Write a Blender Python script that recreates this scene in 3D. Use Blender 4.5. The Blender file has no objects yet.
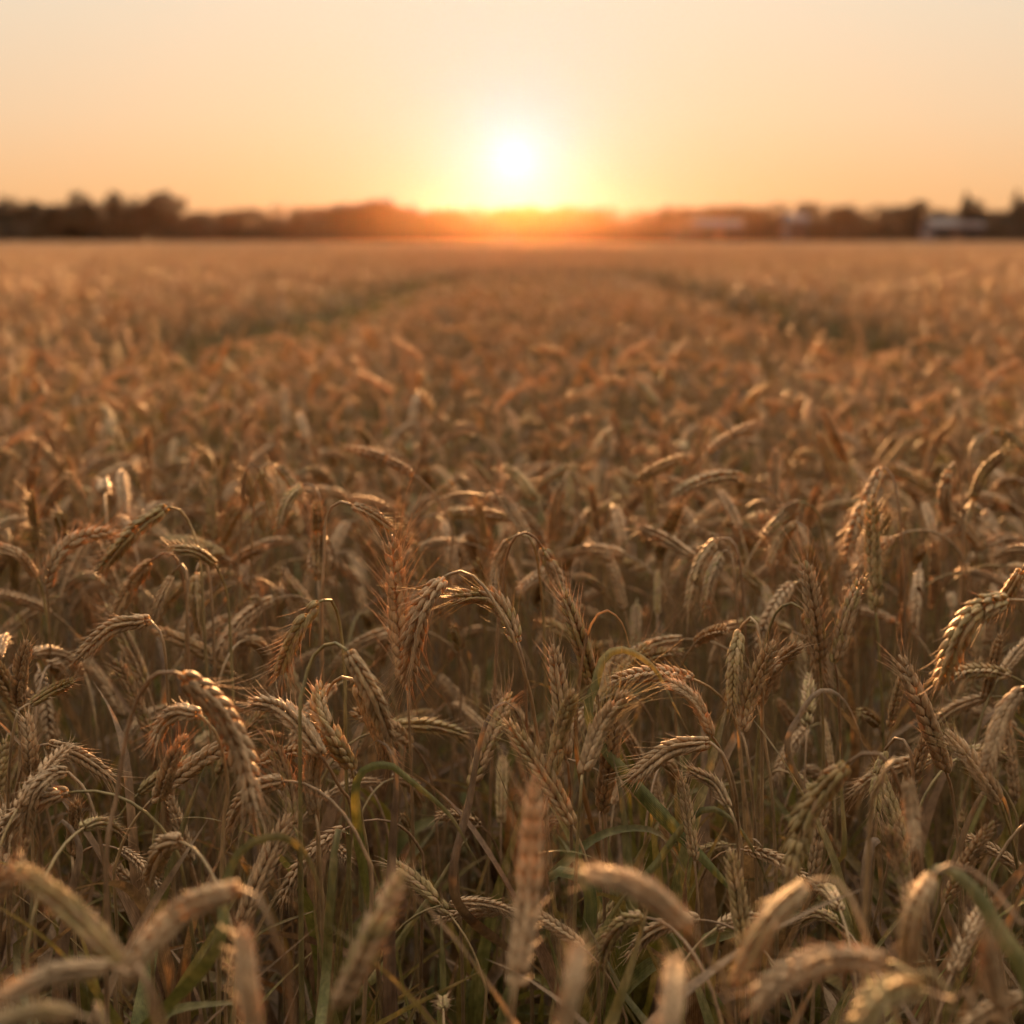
import bpy, math, random
import numpy as np
from mathutils import Vector, Matrix

R = math.radians
random.seed(7)
rng = np.random.default_rng(7)
scene = bpy.context.scene
COL = scene.collection

# ------------------------------------------------------------------ camera
CAM_Z = 1.15
FPX = 1422.0
HORIZON_Y = 239.0
PITCH = math.atan((512 - HORIZON_Y) / FPX)
cam = bpy.data.cameras.new("camera")
cam_o = bpy.data.objects.new("camera", cam)
COL.objects.link(cam_o)
cam.sensor_width = 36.0
cam.lens = 36.0 * FPX / 1024.0
cam_o.location = (0, 0, CAM_Z)
cam_o.rotation_euler = (math.pi / 2 - PITCH, 0, 0)
cam.clip_start = 0.02
cam.clip_end = 3000
cam.dof.use_dof = True
cam.dof.focus_distance = 1.12
cam.dof.aperture_fstop = 4.3
cam.dof.aperture_blades = 9
scene.camera = cam_o

SUN_EL = math.atan((HORIZON_Y - 163) / FPX)
SUN_AZ = math.atan((515 - 512) / FPX)
SUN_DIR = Vector((math.sin(SUN_AZ) * math.cos(SUN_EL), math.cos(SUN_AZ) * math.cos(SUN_EL), math.sin(SUN_EL)))

# ------------------------------------------------------------------ world
world = bpy.data.worlds.new("World")
scene.world = world
world.use_nodes = True
wn, wl = world.node_tree.nodes, world.node_tree.links
wn.clear()


def wmath(op, a, b=None, c=None):
    n = wn.new("ShaderNodeMath")
    n.operation = op
    for i, v in enumerate((a, b, c)):
        if v is None:
            continue
        if isinstance(v, (int, float)):
            n.inputs[i].default_value = v
        else:
            wl.new(v, n.inputs[i])
    return n.outputs[0]


w_out = wn.new("ShaderNodeOutputWorld")
tc = wn.new("ShaderNodeTexCoord")
sep = wn.new("ShaderNodeSeparateXYZ")
wl.new(tc.outputs["Generated"], sep.inputs[0])
ramp = wn.new("ShaderNodeValToRGB")
cr = ramp.color_ramp
stops = [(0.0, (0.95, 0.49, 0.20, 1)), (0.035, (0.95, 0.56, 0.28, 1)), (0.08, (0.93, 0.65, 0.41, 1)),
         (0.17, (0.91, 0.77, 0.59, 1)), (0.40, (0.88, 0.74, 0.60, 1)), (1.0, (0.83, 0.73, 0.62, 1))]
cr.elements[0].position, cr.elements[0].color = stops[0]
cr.elements[1].position, cr.elements[1].color = stops[-1]
for p, c in stops[1:-1]:
    e = cr.elements.new(p)
    e.color = c
wl.new(sep.outputs[2], ramp.inputs[0])
dot = wn.new("ShaderNodeVectorMath")
dot.operation = 'DOT_PRODUCT'
wl.new(tc.outputs["Generated"], dot.inputs[0])
dot.inputs[1].default_value = SUN_DIR
cosang = wmath('MINIMUM', dot.outputs["Value"], 1.0)
ang = wmath('ARCCOSINE', cosang)
core = wmath('MULTIPLY', wmath('EXPONENT', wmath('MULTIPLY', wmath('POWER', wmath('DIVIDE', ang, R(0.8)), 1.1), -1.0)), 1.0)
aur = wmath('MULTIPLY', wmath('EXPONENT', wmath('DIVIDE', ang, -R(2.8))), 0.95)
# brightness of the dome: brighter overhead, dimmer behind the viewer
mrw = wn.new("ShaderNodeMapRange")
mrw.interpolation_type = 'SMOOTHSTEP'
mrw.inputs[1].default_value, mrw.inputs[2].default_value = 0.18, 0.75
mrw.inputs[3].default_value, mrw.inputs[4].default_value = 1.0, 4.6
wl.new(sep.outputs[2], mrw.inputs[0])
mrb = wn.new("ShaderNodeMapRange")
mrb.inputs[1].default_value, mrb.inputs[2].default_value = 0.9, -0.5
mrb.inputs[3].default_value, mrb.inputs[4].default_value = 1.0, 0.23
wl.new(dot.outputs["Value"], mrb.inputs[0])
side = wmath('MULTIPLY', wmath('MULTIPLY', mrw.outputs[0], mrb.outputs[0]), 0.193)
aurmix = wn.new("ShaderNodeMix")
aurmix.data_type = 'RGBA'
wl.new(aur, aurmix.inputs[0])
wl.new(ramp.outputs[0], aurmix.inputs[6])
aurmix.inputs[7].default_value = (0.80, 0.50, 1.05, 1)
base_bg = wn.new("ShaderNodeBackground")
wl.new(aurmix.outputs[2], base_bg.inputs[0])
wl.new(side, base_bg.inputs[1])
core_bg = wn.new("ShaderNodeBackground")
core_bg.inputs[0].default_value = (0.9, 0.95, 1.0, 1)
wl.new(wmath('MULTIPLY', core, 0.06), core_bg.inputs[1])
sky = wn.new("ShaderNodeTexSky")
sky.sky_type = 'NISHITA'
sky.sun_disc = False
sky.sun_elevation = SUN_EL
sky.sun_rotation = SUN_AZ
sky.dust_density = 3.0
sky_bg = wn.new("ShaderNodeBackground")
wl.new(sky.outputs[0], sky_bg.inputs[0])
sky_bg.inputs[1].default_value = 0.002


def wadd(a, b):
    n = wn.new("ShaderNodeAddShader")
    wl.new(a.outputs[0], n.inputs[0])
    wl.new(b.outputs[0], n.inputs[1])
    return n


wl.new(wadd(wadd(base_bg, core_bg), sky_bg).outputs[0], w_out.inputs["Surface"])

# ------------------------------------------------------------------ sun
sl = bpy.data.lights.new("sun", 'SUN')
sl.energy = 5.0
sl.angle = R(0.6)
sl.color = (1.0, 0.48, 0.17)
sun_o = bpy.data.objects.new("sun", sl)
COL.objects.link(sun_o)
sun_o.rotation_euler = SUN_DIR.to_track_quat('Z', 'Y').to_euler()
sun_o.location = SUN_DIR * 300

# ------------------------------------------------------------------ render settings
scene.view_settings.view_transform = 'Standard'
scene.view_settings.look = 'None'
scene.view_settings.exposure = 2.2
scene.view_settings.gamma = 1.0
scene.render.engine = 'CYCLES'
cy = scene.cycles
cy.use_denoising = True
cy.max_bounces = 7
cy.diffuse_bounces = 2
cy.glossy_bounces = 2
cy.transmission_bounces = 5
cy.volume_bounces = 0
cy.transparent_max_bounces = 4
cy.use_fast_gi = False
cy.sample_clamp_indirect = 4.0
cy.caustics_reflective = False
cy.caustics_refractive = False

# ------------------------------------------------------------------ helpers
def px_point(u, v, d):
    """World point at depth d (metres along +Y) seen through photo pixel (u, v)."""
    xc, yc = (u - 512) / FPX, -(v - 512) / FPX
    dy = math.cos(PITCH) + yc * math.sin(PITCH)
    dz = -math.sin(PITCH) + yc * math.cos(PITCH)
    return np.array([xc / dy * d, d, CAM_Z + dz / dy * d])


def project(p):
    x, y, z = p[0], p[1], p[2] - CAM_Z
    zc = y * math.cos(PITCH) - z * math.sin(PITCH)
    yc = y * math.sin(PITCH) + z * math.cos(PITCH)
    if zc < 1e-4:
        return None
    return 512 + FPX * x / zc, 512 - FPX * yc / zc


def tag(o, label=None, cat=None, group=None, kind=None):
    if label:
        o["label"] = label
    if cat:
        o["category"] = cat
    if group:
        o["group"] = group
    if kind:
        o["kind"] = kind
    return o


def empty(name, loc=(0, 0, 0), rz=0.0):
    o = bpy.data.objects.new(name, None)
    o.empty_display_size = 0.05
    o.location = loc
    o.rotation_euler = (0, 0, rz)
    COL.objects.link(o)
    return o


class Geo:
    """Collects vertices, faces, material slots and a colour attribute."""

    def __init__(self):
        self.v, self.f, self.m, self.c = [], [], [], []
        self.n = 0

    def add(self, verts, faces, mat, col):
        verts = np.asarray(verts, dtype=np.float64)
        self.v.append(verts)
        self.f.extend([tuple(int(i) + self.n for i in q) for q in faces])
        self.m.extend([mat] * len(faces))
        self.c.append(np.asarray(col, dtype=np.float64).reshape(len(verts), 3))
        self.n += len(verts)

    def arrays(self):
        if not self.v:
            return np.zeros((0, 3)), [], [], np.zeros((0, 3))
        return np.concatenate(self.v), self.f, self.m, np.concatenate(self.c)

    def merge(self, other, mat4=None):
        v, f, m, c = other.arrays()
        if mat4 is not None:
            v = v @ mat4[:3, :3].T + mat4[:3, 3]
        self.v.append(v)
        n = self.n
        self.f.extend([tuple(i + n for i in q) for q in f])
        self.m.extend(m)
        self.c.append(c)
        self.n += len(v)

    def mesh(self, name, mats, smooth=True):
        v, f, m, c = self.arrays()
        me = bpy.data.meshes.new(name)
        me.from_pydata(v.tolist(), [], f)
        used = sorted(set(m))
        remap = {k: i for i, k in enumerate(used)}
        for k in used:
            me.materials.append(mats[k])
        me.polygons.foreach_set("material_index", np.array([remap[k] for k in m], dtype=np.int32))
        me.polygons.foreach_set("use_smooth", np.full(len(f), smooth))
        at = me.attributes.new("col", 'FLOAT_COLOR', 'POINT')
        at.data.foreach_set("color", np.concatenate([c, np.ones((len(c), 1))], 1).astype(np.float32).ravel())
        me.update()
        return me


def link(name, me, parent=None):
    o = bpy.data.objects.new(name, me)
    COL.objects.link(o)
    if parent is not None:
        o.parent = parent
    return o


def catmull(pts, n):
    """Resample control points to n points evenly spaced along a Catmull-Rom curve."""
    P = np.asarray(pts, dtype=float)
    if len(P) == 2:
        P = np.array([P[0], (P[0] + P[1]) / 2, P[1]])
    Q = np.vstack([2 * P[0] - P[1], P, 2 * P[-1] - P[-2]])
    out = []
    for i in range(1, len(Q) - 2):
        p0, p1, p2, p3 = Q[i - 1], Q[i], Q[i + 1], Q[i + 2]
        for t in np.linspace(0, 1, 14, endpoint=False):
            out.append(0.5 * ((2 * p1) + (-p0 + p2) * t + (2 * p0 - 5 * p1 + 4 * p2 - p3) * t * t
                              + (-p0 + 3 * p1 - 3 * p2 + p3) * t ** 3))
    out.append(P[-1])
    out = np.array(out)
    s = np.concatenate([[0], np.cumsum(np.linalg.norm(np.diff(out, axis=0), axis=1))])
    q = np.linspace(0, s[-1], n)
    return np.stack([np.interp(q, s, out[:, k]) for k in range(3)], 1)


def unit(a):
    return a / (np.linalg.norm(a, axis=-1, keepdims=True) + 1e-12)


def frames(path, hint=None):
    """Tangent, normal and binormal along a path by parallel transport."""
    T = unit(np.gradient(path, axis=0))
    h = np.array(hint if hint is not None else (1.0, 0.02, 0.03))
    n = h - T[0] * np.dot(h, T[0])
    if np.linalg.norm(n) < 1e-3:
        h = np.array((0.1, 1.0, 0.0))
        n = h - T[0] * np.dot(h, T[0])
    n = unit(n)
    N = []
    for t in T:
        n = unit(n - t * np.dot(n, t))
        N.append(n)
    N = np.array(N)
    return T, N, np.cross(T, N)


def tube(g, path, radii, sides, mat, rnd, cap=True):
    T, N, B = frames(path)
    k = len(path)
    a = np.linspace(0, 2 * np.pi, sides, endpoint=False)
    V = (path[:, None, :] + np.asarray(radii)[:, None, None]
         * (np.cos(a)[None, :, None] * N[:, None, :] + np.sin(a)[None, :, None] * B[:, None, :])).reshape(-1, 3)
    F = []
    for i in range(k - 1):
        for j in range(sides):
            j2 = (j + 1) % sides
            F.append((i * sides + j, i * sides + j2, (i + 1) * sides + j2, (i + 1) * sides + j))
    if cap:
        F.append(tuple(range(sides))[::-1])
        F.append(tuple((k - 1) * sides + j for j in range(sides)))
    t = np.repeat(np.linspace(0, 1, k), sides)
    C = np.stack([t, np.full_like(t, rnd), np.tile(a / 6.283, k)], 1)
    g.add(V, F, mat, C)


def blade(g, path, width, rnd, mat, hint, across=4, fold=0.35, twist=0.0, wave=0.0):
    """A grass-like leaf: a folded strip that tapers to its tip; wave crinkles its edges."""
    T, N, B = frames(path, hint)
    k = len(path)
    t = np.linspace(0, 1, k)
    prof = np.minimum(1.0, 0.25 + 3.0 * t) * np.clip((1 - t) ** 0.8 * 1.15, 0.01, 1)
    tw = twist * t ** 1.3
    n2 = N * np.cos(tw)[:, None] + B * np.sin(tw)[:, None]
    b2 = np.cross(T, n2)
    V, C = [], []
    ph = rnd * 40
    for j in range(across + 1):
        s = j / across * 2 - 1
        off = fold * (abs(s) ** 1.4) * width * 0.5 * prof
        off = off + wave * width * 0.25 * np.sin(t * 17 + ph + s * 2.0) * prof * abs(s)
        V.append(path + n2 * (s * width * 0.5 * prof)[:, None] + b2 * off[:, None])
        C.append(np.stack([t, np.full(k, rnd), np.full(k, j / across)], 1))
    V = np.stack(V, 1).reshape(-1, 3)
    C = np.stack(C, 1).reshape(-1, 3)
    w = across + 1
    F = [(i * w + j, i * w + j + 1, (i + 1) * w + j + 1, (i + 1) * w + j) for i in range(k - 1) for j in range(across)]
    g.add(V, F, mat, C)


def floret_template(rings, sides):
    """A pointed husk along +Z from 0 to 1, belly outwards (+X)."""
    V, F = [], []
    for i in range(rings):
        u = i / (rings - 1)
        r = math.sin(math.pi * min(1, (0.10 + u * 0.90)) ** 0.80) ** 0.8 * (1 - 0.15 * u)
        r = max(r, 0.05)
        for j in range(sides):
            a = 2 * math.pi * j / sides
            keel = 1.0 + 0.22 * max(0, math.cos(a)) ** 3
            V.append((math.cos(a) * r * keel + 0.35 * u * u * -0.5, math.sin(a) * r, u))
    for i in range(rings - 1):
        for j in range(sides):
            j2 = (j + 1) % sides
            F.append((i * sides + j, i * sides + j2, (i + 1) * sides + j2, (i + 1) * sides + j))
    return np.array(V), F


FL_HI = floret_template(6, 7)
FL_MID = floret_template(4, 5)
EAR, STEM, LEAF = 0, 1, 2


def ear(g, path, length, rnd, hi=True, awn=0.5, roll=0.0, width=1.0, tilt_deg=18):
    """A wheat ear: two rows of overlapping spikelets on a bent rachis, each with a fan of pointed husks."""
    rr = random.Random(int(rnd * 1e6))
    T, N, B = frames(path, (math.cos(roll), math.sin(roll), 0.05))
    k = len(path)
    nodes = rr.randint(21, 24) if hi else 15
    tv, tf = FL_HI if hi else FL_MID
    sc = length / 0.095
    tube(g, path, np.linspace(0.0013, 0.0008, k) * sc, 5 if hi else 3, EAR, rnd)
    for i in range(nodes):
        u = (i + 0.3) / nodes * 0.94
        x = u * (k - 1)
        i0 = min(int(x), k - 2)
        fr = x - i0
        p = path[i0] * (1 - fr) + path[i0 + 1] * fr
        t = unit(T[i0] * (1 - fr) + T[i0 + 1] * fr)
        n = unit(N[i0] * (1 - fr) + N[i0 + 1] * fr)
        b = np.cross(t, n)
        s = 1 if i % 2 == 0 else -1
        env = (0.66 + 0.34 * math.sin(math.pi * min(1.0, u * 0.95 + 0.14))) * width
        if u > 0.86:
            env *= 0.86
        L = 0.0128 * sc * env * rr.uniform(0.88, 1.12)
        if hi and rr.random() < 0.035:
            continue
        tilt0 = R(tilt_deg) if i < nodes - 1 else R(4)
        if hi:
            lobes = [(-1, 1.0, 0.0026, 21), (1, 1.0, 0.0026, 21), (0, 1.08, 0.0, 0),
                     (-1, 0.74, 0.0040, 12), (1, 0.74, 0.0040, 12)]
        else:
            lobes = [(-1, 1.0, 0.0026, 17), (1, 1.0, 0.0026, 17)]
        for li, (q, ls, sideoff, fan) in enumerate(lobes):
            tilt = tilt0 + R(rr.uniform(-6, 6)) + (R(5) if q == 0 else 0) - (R(7) if li > 2 else 0)
            fa = R(fan) * q + R(rr.uniform(-4, 4))
            ax = unit(t * math.cos(tilt) + n * s * math.sin(tilt) + b * math.sin(fa))
            out = unit(n * s - ax * np.dot(n * s, ax) + b * q * 0.45)
            out = unit(out - ax * np.dot(out, ax))
            sd = np.cross(ax, out)
            ll = L * ls
            w = 0.0027 * sc * env * (1.0 if hi else 1.05) * (0.9 if li > 2 else 1.0)
            o = p + n * s * (0.0012 if q else 0.0020) * sc + b * q * sideoff * sc * env
            V = o + tv[:, 0:1] * w * out + tv[:, 1:2] * w * 0.88 * sd + tv[:, 2:3] * ll * ax
            c = np.stack([np.full(len(V), u), np.full(len(V), (rnd + rr.uniform(0, 0.25)) % 1.0), tv[:, 2]], 1)
            g.add(V, tf, EAR, c)
            if hi and li < 3:
                al = rr.uniform(0.2, 1.0) * awn * (0.012 + 0.020 * u * u) * sc
                if al > 0.0025:
                    tip = o + ax * ll * 0.97 + out * w * -0.15
                    d = unit(ax + out * rr.uniform(-0.05, 0.22) + sd * rr.uniform(-0.12, 0.12))
                    pts = np.array([tip, tip + d * al * 0.55, tip + d * al + n * s * al * 0.08])
                    tube(g, pts, [0.00030, 0.00020, 0.00007], 3, EAR, 0.93, cap=False)


def ear_low(g, path, length, rnd, sides=4):
    k = len(path)
    u = np.linspace(0, 1, k)
    r = 0.0068 * (0.55 + 0.45 * np.sin(np.pi * np.minimum(1, u * 0.95 + 0.15))) * (1 + 0.22 * np.cos(np.arange(k) * np.pi))
    r[-1] = 0.002
    tube(g, path, r * length / 0.095, sides, EAR, rnd, cap=False)


# ------------------------------------------------------------------ materials
def new_mat(name):
    m = bpy.data.materials.new(name)
    m.use_nodes = True
    nt = m.node_tree
    nt.nodes.clear()
    out = nt.nodes.new("ShaderNodeOutputMaterial")
    return m, nt, out


def ramp_node(nt, stops, fac=None, interp='LINEAR'):
    r = nt.nodes.new("ShaderNodeValToRGB")
    r.color_ramp.interpolation = interp
    el = r.color_ramp.elements
    el[0].position, el[0].color = stops[0][0], (*stops[0][1], 1)
    el[1].position, el[1].color = stops[-1][0], (*stops[-1][1], 1)
    for p, c in stops[1:-1]:
        e = el.new(p)
        e.color = (*c, 1)
    if fac is not None:
        nt.links.new(fac, r.inputs[0])
    return r.outputs[0]


def mix_rgb(nt, fac, a, b, blend='MIX'):
    n = nt.nodes.new("ShaderNodeMix")
    n.data_type = 'RGBA'
    n.blend_type = blend
    for sock, v in ((n.inputs[0], fac), (n.inputs[6], a), (n.inputs[7], b)):
        if isinstance(v, (int, float)):
            sock.default_value = v
        elif isinstance(v, tuple):
            sock.default_value = (*v, 1)
        else:
            nt.links.new(v, sock)
    return n.outputs[2]


def math_node(nt, op, a, b=None):
    n = nt.nodes.new("ShaderNodeMath")
    n.operation = op
    for i, v in enumerate((a, b)):
        if v is None:
            continue
        if isinstance(v, (int, float)):
            n.inputs[i].default_value = v
        else:
            nt.links.new(v, n.inputs[i])
    return n.outputs[0]


def plant_material(name, base_stops, key, transl, tint, rough=0.55, spec=0.3, streak=(900, 900, 60), vein=False, dry_tip=None, low=None):
    """Dry or green plant tissue: colour by a per-piece random value with fine streaks, part of the light passing through."""
    m, nt, out = new_mat(name)
    at = nt.nodes.new("ShaderNodeAttribute")
    at.attribute_name = "col"
    sp = nt.nodes.new("ShaderNodeSeparateColor")
    nt.links.new(at.outputs["Color"], sp.inputs[0])
    oi = nt.nodes.new("ShaderNodeObjectInfo")
    val = math_node(nt, 'FRACT', math_node(nt, 'ADD', sp.outputs[1], math_node(nt, 'MULTIPLY', oi.outputs["Random"], key)))
    colr = ramp_node(nt, base_stops, val)
    tcn = nt.nodes.new("ShaderNodeTexCoord")
    mp = nt.nodes.new("ShaderNodeMapping")
    mp.inputs["Scale"].default_value = streak
    nt.links.new(tcn.outputs["Object"], mp.inputs[0])
    nz = nt.nodes.new("ShaderNodeTexNoise")
    nz.inputs["Scale"].default_value = 1.0
    nz.inputs["Detail"].default_value = 3.0
    nt.links.new(mp.outputs[0], nz.inputs[0])
    nz2 = nt.nodes.new("ShaderNodeTexNoise")
    nz2.inputs["Scale"].default_value = 70.0
    nz2.inputs["Detail"].default_value = 4.0
    nt.links.new(tcn.outputs["Object"], nz2.inputs[0])
    if dry_tip is not None:
        f = math_node(nt, 'MULTIPLY', math_node(nt, 'POWER', sp.outputs[0], 2.2), 0.75)
        f = math_node(nt, 'ADD', f, math_node(nt, 'MULTIPLY', math_node(nt, 'SUBTRACT', nz2.outputs[0], 0.5), 0.8))
        f2 = nt.nodes.new("ShaderNodeClamp")
        nt.links.new(f, f2.inputs[0])
        colr = mix_rgb(nt, f2.outputs[0], colr, dry_tip)
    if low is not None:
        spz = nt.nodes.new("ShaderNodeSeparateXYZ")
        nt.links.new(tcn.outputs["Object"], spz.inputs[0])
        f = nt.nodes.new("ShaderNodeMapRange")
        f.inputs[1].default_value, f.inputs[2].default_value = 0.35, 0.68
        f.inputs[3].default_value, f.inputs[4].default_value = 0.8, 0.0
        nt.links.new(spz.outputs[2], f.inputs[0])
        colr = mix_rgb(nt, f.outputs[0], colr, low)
    mr = nt.nodes.new("ShaderNodeMapRange")
    mr.inputs[1].default_value, mr.inputs[2].default_value = 0.25, 0.75
    mr.inputs[3].default_value, mr.inputs[4].default_value = 0.66, 1.22
    nt.links.new(nz.outputs[0], mr.inputs[0])
    mr2 = nt.nodes.new("ShaderNodeMapRange")
    mr2.inputs[1].default_value, mr2.inputs[2].default_value = 0.25, 0.75
    mr2.inputs[3].default_value, mr2.inputs[4].default_value = 0.58, 1.28
    nt.links.new(nz2.outputs[0], mr2.inputs[0])
    var = math_node(nt, 'MULTIPLY', mr.outputs[0], mr2.outputs[0])
    height = nz.outputs[0]
    if vein:
        w = math_node(nt, 'SINE', math_node(nt, 'MULTIPLY', sp.outputs[2], 60.0))
        var = math_node(nt, 'MULTIPLY', var, math_node(nt, 'MULTIPLY_ADD', w, 0.07) if False else math_node(nt, 'ADD', 1.0, math_node(nt, 'MULTIPLY', w, 0.09)))
        height = math_node(nt, 'ADD', height, math_node(nt, 'MULTIPLY', w, 0.5))
    vm = nt.nodes.new("ShaderNodeVectorMath")
    vm.operation = 'SCALE'
    nt.links.new(colr, vm.inputs[0])
    nt.links.new(var, vm.inputs["Scale"])
    col = vm.outputs[0]
    bump = nt.nodes.new("ShaderNodeBump")
    bump.inputs["Strength"].default_value = 0.35
    bump.inputs["Distance"].default_value = 0.0006
    nt.links.new(height, bump.inputs["Height"])
    p = nt.nodes.new("ShaderNodeBsdfPrincipled")
    nt.links.new(col, p.inputs["Base Color"])
    p.inputs["Roughness"].default_value = rough
    p.inputs["Specular IOR Level"].default_value = spec
    nt.links.new(bump.outputs[0], p.inputs["Normal"])
    tr = nt.nodes.new("ShaderNodeBsdfTranslucent")
    nt.links.new(mix_rgb(nt, 1.0, col, tint, 'MULTIPLY'), tr.inputs["Color"])
    mx = nt.nodes.new("ShaderNodeMixShader")
    mx.inputs[0].default_value = transl
    nt.links.new(p.outputs[0], mx.inputs[1])
    nt.links.new(tr.outputs[0], mx.inputs[2])
    nt.links.new(mx.outputs[0], out.inputs["Surface"])
    return m


M_EAR = plant_material("ear_husk", [(0.0, (0.428, 0.288, 0.152)), (0.25, (0.547, 0.399, 0.227)), (0.45, (0.453, 0.304, 0.161)),
                                    (0.65, (0.595, 0.427, 0.237)), (0.85, (0.453, 0.338, 0.152)), (1.0, (0.393, 0.311, 0.130))], 0.6, 0.32, (1.4, 1.08, 0.68))
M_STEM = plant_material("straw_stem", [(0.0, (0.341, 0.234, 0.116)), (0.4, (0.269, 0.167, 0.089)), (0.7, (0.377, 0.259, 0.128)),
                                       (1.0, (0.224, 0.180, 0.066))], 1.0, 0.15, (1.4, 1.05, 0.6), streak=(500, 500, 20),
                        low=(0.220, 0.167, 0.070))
LEAF_TONES = [(0.0, (0.274, 0.187, 0.111)), (0.18, (0.163, 0.100, 0.063)), (0.36, (0.308, 0.216, 0.126)),
                                     (0.5, (0.188, 0.103, 0.052)), (0.62, (0.160, 0.165, 0.045)), (0.78, (0.120, 0.128, 0.038)),
                                     (0.90, (0.250, 0.235, 0.050)), (1.0, (0.206, 0.096, 0.045))]
M_LEAF = plant_material("dry_leaf", LEAF_TONES,
                        1.0, 0.28, (1.4, 1.12, 0.68), rough=0.6, spec=0.25, streak=(400, 400, 18), vein=True,
                        dry_tip=(0.257, 0.176, 0.100))
M_BROAD = plant_material("broad_leaf", LEAF_TONES, 0.0, 0.14, (1.3, 1.12, 0.68), rough=0.6, spec=0.25, streak=(400, 400, 18), vein=True,
                         dry_tip=(0.24, 0.17, 0.10))
M_GREEN = plant_material("green_blade", [(0.0, (0.08, 0.09, 0.024)), (0.5, (0.115, 0.11, 0.032)), (1.0, (0.17, 0.13, 0.045))],
                         1.0, 0.25, (1.5, 1.4, 0.6), streak=(300, 300, 20))
PLANT = {EAR: M_EAR, STEM: M_STEM, LEAF: M_LEAF, 3: M_GREEN, 4: M_BROAD}


def soil_material():
    m, nt, out = new_mat("soil")
    tcn = nt.nodes.new("ShaderNodeTexCoord")
    n1 = nt.nodes.new("ShaderNodeTexNoise")
    n1.inputs["Scale"].default_value = 9.0
    n1.inputs["Detail"].default_value = 8.0
    nt.links.new(tcn.outputs["Object"], n1.inputs[0])
    n2 = nt.nodes.new("ShaderNodeTexNoise")
    n2.inputs["Scale"].default_value = 60.0
    n2.inputs["Detail"].default_value = 6.0
    nt.links.new(tcn.outputs["Object"], n2.inputs[0])
    c = ramp_node(nt, [(0.3, (0.04, 0.026, 0.017)), (0.5, (0.07, 0.046, 0.027)), (0.7, (0.12, 0.082, 0.045))], n1.outputs[0])
    c = mix_rgb(nt, 0.5, c, ramp_node(nt, [(0.35, (0.05, 0.033, 0.02)), (0.7, (0.24, 0.17, 0.09))], n2.outputs[0]))
    b = nt.nodes.new("ShaderNodeBump")
    b.inputs["Distance"].default_value = 0.02
    nt.links.new(n2.outputs[0], b.inputs["Height"])
    p = nt.nodes.new("ShaderNodeBsdfPrincipled")
    p.inputs["Roughness"].default_value = 0.95
    nt.links.new(c, p.inputs["Base Color"])
    nt.links.new(b.outputs[0], p.inputs["Normal"])
    nt.links.new(p.outputs[0], out.inputs["Surface"])
    return m


def simple_material(name, a, b, scale=3.0, rough=0.8, transl=0.0):
    m, nt, out = new_mat(name)
    tcn = nt.nodes.new("ShaderNodeTexCoord")
    n1 = nt.nodes.new("ShaderNodeTexNoise")
    n1.inputs["Scale"].default_value = scale
    n1.inputs["Detail"].default_value = 5.0
    nt.links.new(tcn.outputs["Object"], n1.inputs[0])
    c = ramp_node(nt, [(0.3, a), (0.7, b)], n1.outputs[0])
    p = nt.nodes.new("ShaderNodeBsdfPrincipled")
    p.inputs["Roughness"].default_value = rough
    nt.links.new(c, p.inputs["Base Color"])
    if transl:
        tr = nt.nodes.new("ShaderNodeBsdfTranslucent")
        nt.links.new(c, tr.inputs["Color"])
        mx = nt.nodes.new("ShaderNodeMixShader")
        mx.inputs[0].default_value = transl
        nt.links.new(p.outputs[0], mx.inputs[1])
        nt.links.new(tr.outputs[0], mx.inputs[2])
        nt.links.new(mx.outputs[0], out.inputs["Surface"])
    else:
        nt.links.new(p.outputs[0], out.inputs["Surface"])
    return m


M_SOIL = soil_material()
M_CROWN = simple_material("tree_leaves", (0.034, 0.032, 0.018), (0.06, 0.05, 0.028), 0.9, 0.8, 0.04)
M_CONIF = simple_material("needle_leaves", (0.024, 0.032, 0.022), (0.042, 0.045, 0.03), 0.9, 0.8, 0.03)
M_BARK = simple_material("bark", (0.06, 0.045, 0.035), (0.14, 0.11, 0.08), 6, 0.9)
M_WALL = simple_material("pale_render", (0.07, 0.06, 0.068), (0.10, 0.088, 0.096), 1.2, 0.85)
M_ROOF = simple_material("grey_roof", (0.030, 0.026, 0.027), (0.045, 0.039, 0.040), 2.0, 0.7)
M_GLASS = simple_material("dark_window", (0.04, 0.045, 0.05), (0.06, 0.065, 0.07), 1.0, 0.15)
M_DOOR = simple_material("brown_door", (0.16, 0.10, 0.06), (0.2, 0.13, 0.08), 2.0, 0.6)

# ------------------------------------------------------------------ setting: ground
GROUND_R = 430.0


def ground_sheet():
    xs = np.concatenate([-np.geomspace(GROUND_R, 3, 16), np.linspace(-2.6, 2.6, 24), np.geomspace(3, GROUND_R, 16)])
    ys = np.concatenate([[-60, -20, -8, -4], np.linspace(-2, 9, 50), np.geomspace(9.5, GROUND_R, 26)])
    V, F = [], []
    for y in ys:
        for x in xs:
            near = 1.0 if abs(x) < 3 and -2 < y < 9 else 0.0
            z = -0.012 + near * (0.010 * math.sin(x * 9.1 + y * 5.0) + 0.008 * math.sin(x * 23 - y * 17))
            V.append((x, y, z - 0.008))
    w = len(xs)
    for i in range(len(ys) - 1):
        for j in range(w - 1):
            F.append((i * w + j, i * w + j + 1, (i + 1) * w + j + 1, (i + 1) * w + j))
    me = bpy.data.meshes.new("ground")
    me.from_pydata(V, [], F)
    me.materials.append(M_SOIL)
    for p in me.polygons:
        p.use_smooth = True
    return me


tag(link("ground", ground_sheet()), "brown soil of the field under the wheat", "ground", kind="structure")

# ------------------------------------------------------------------ far trees
TREE_Y = 225.0
PXM = FPX / TREE_Y


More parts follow.
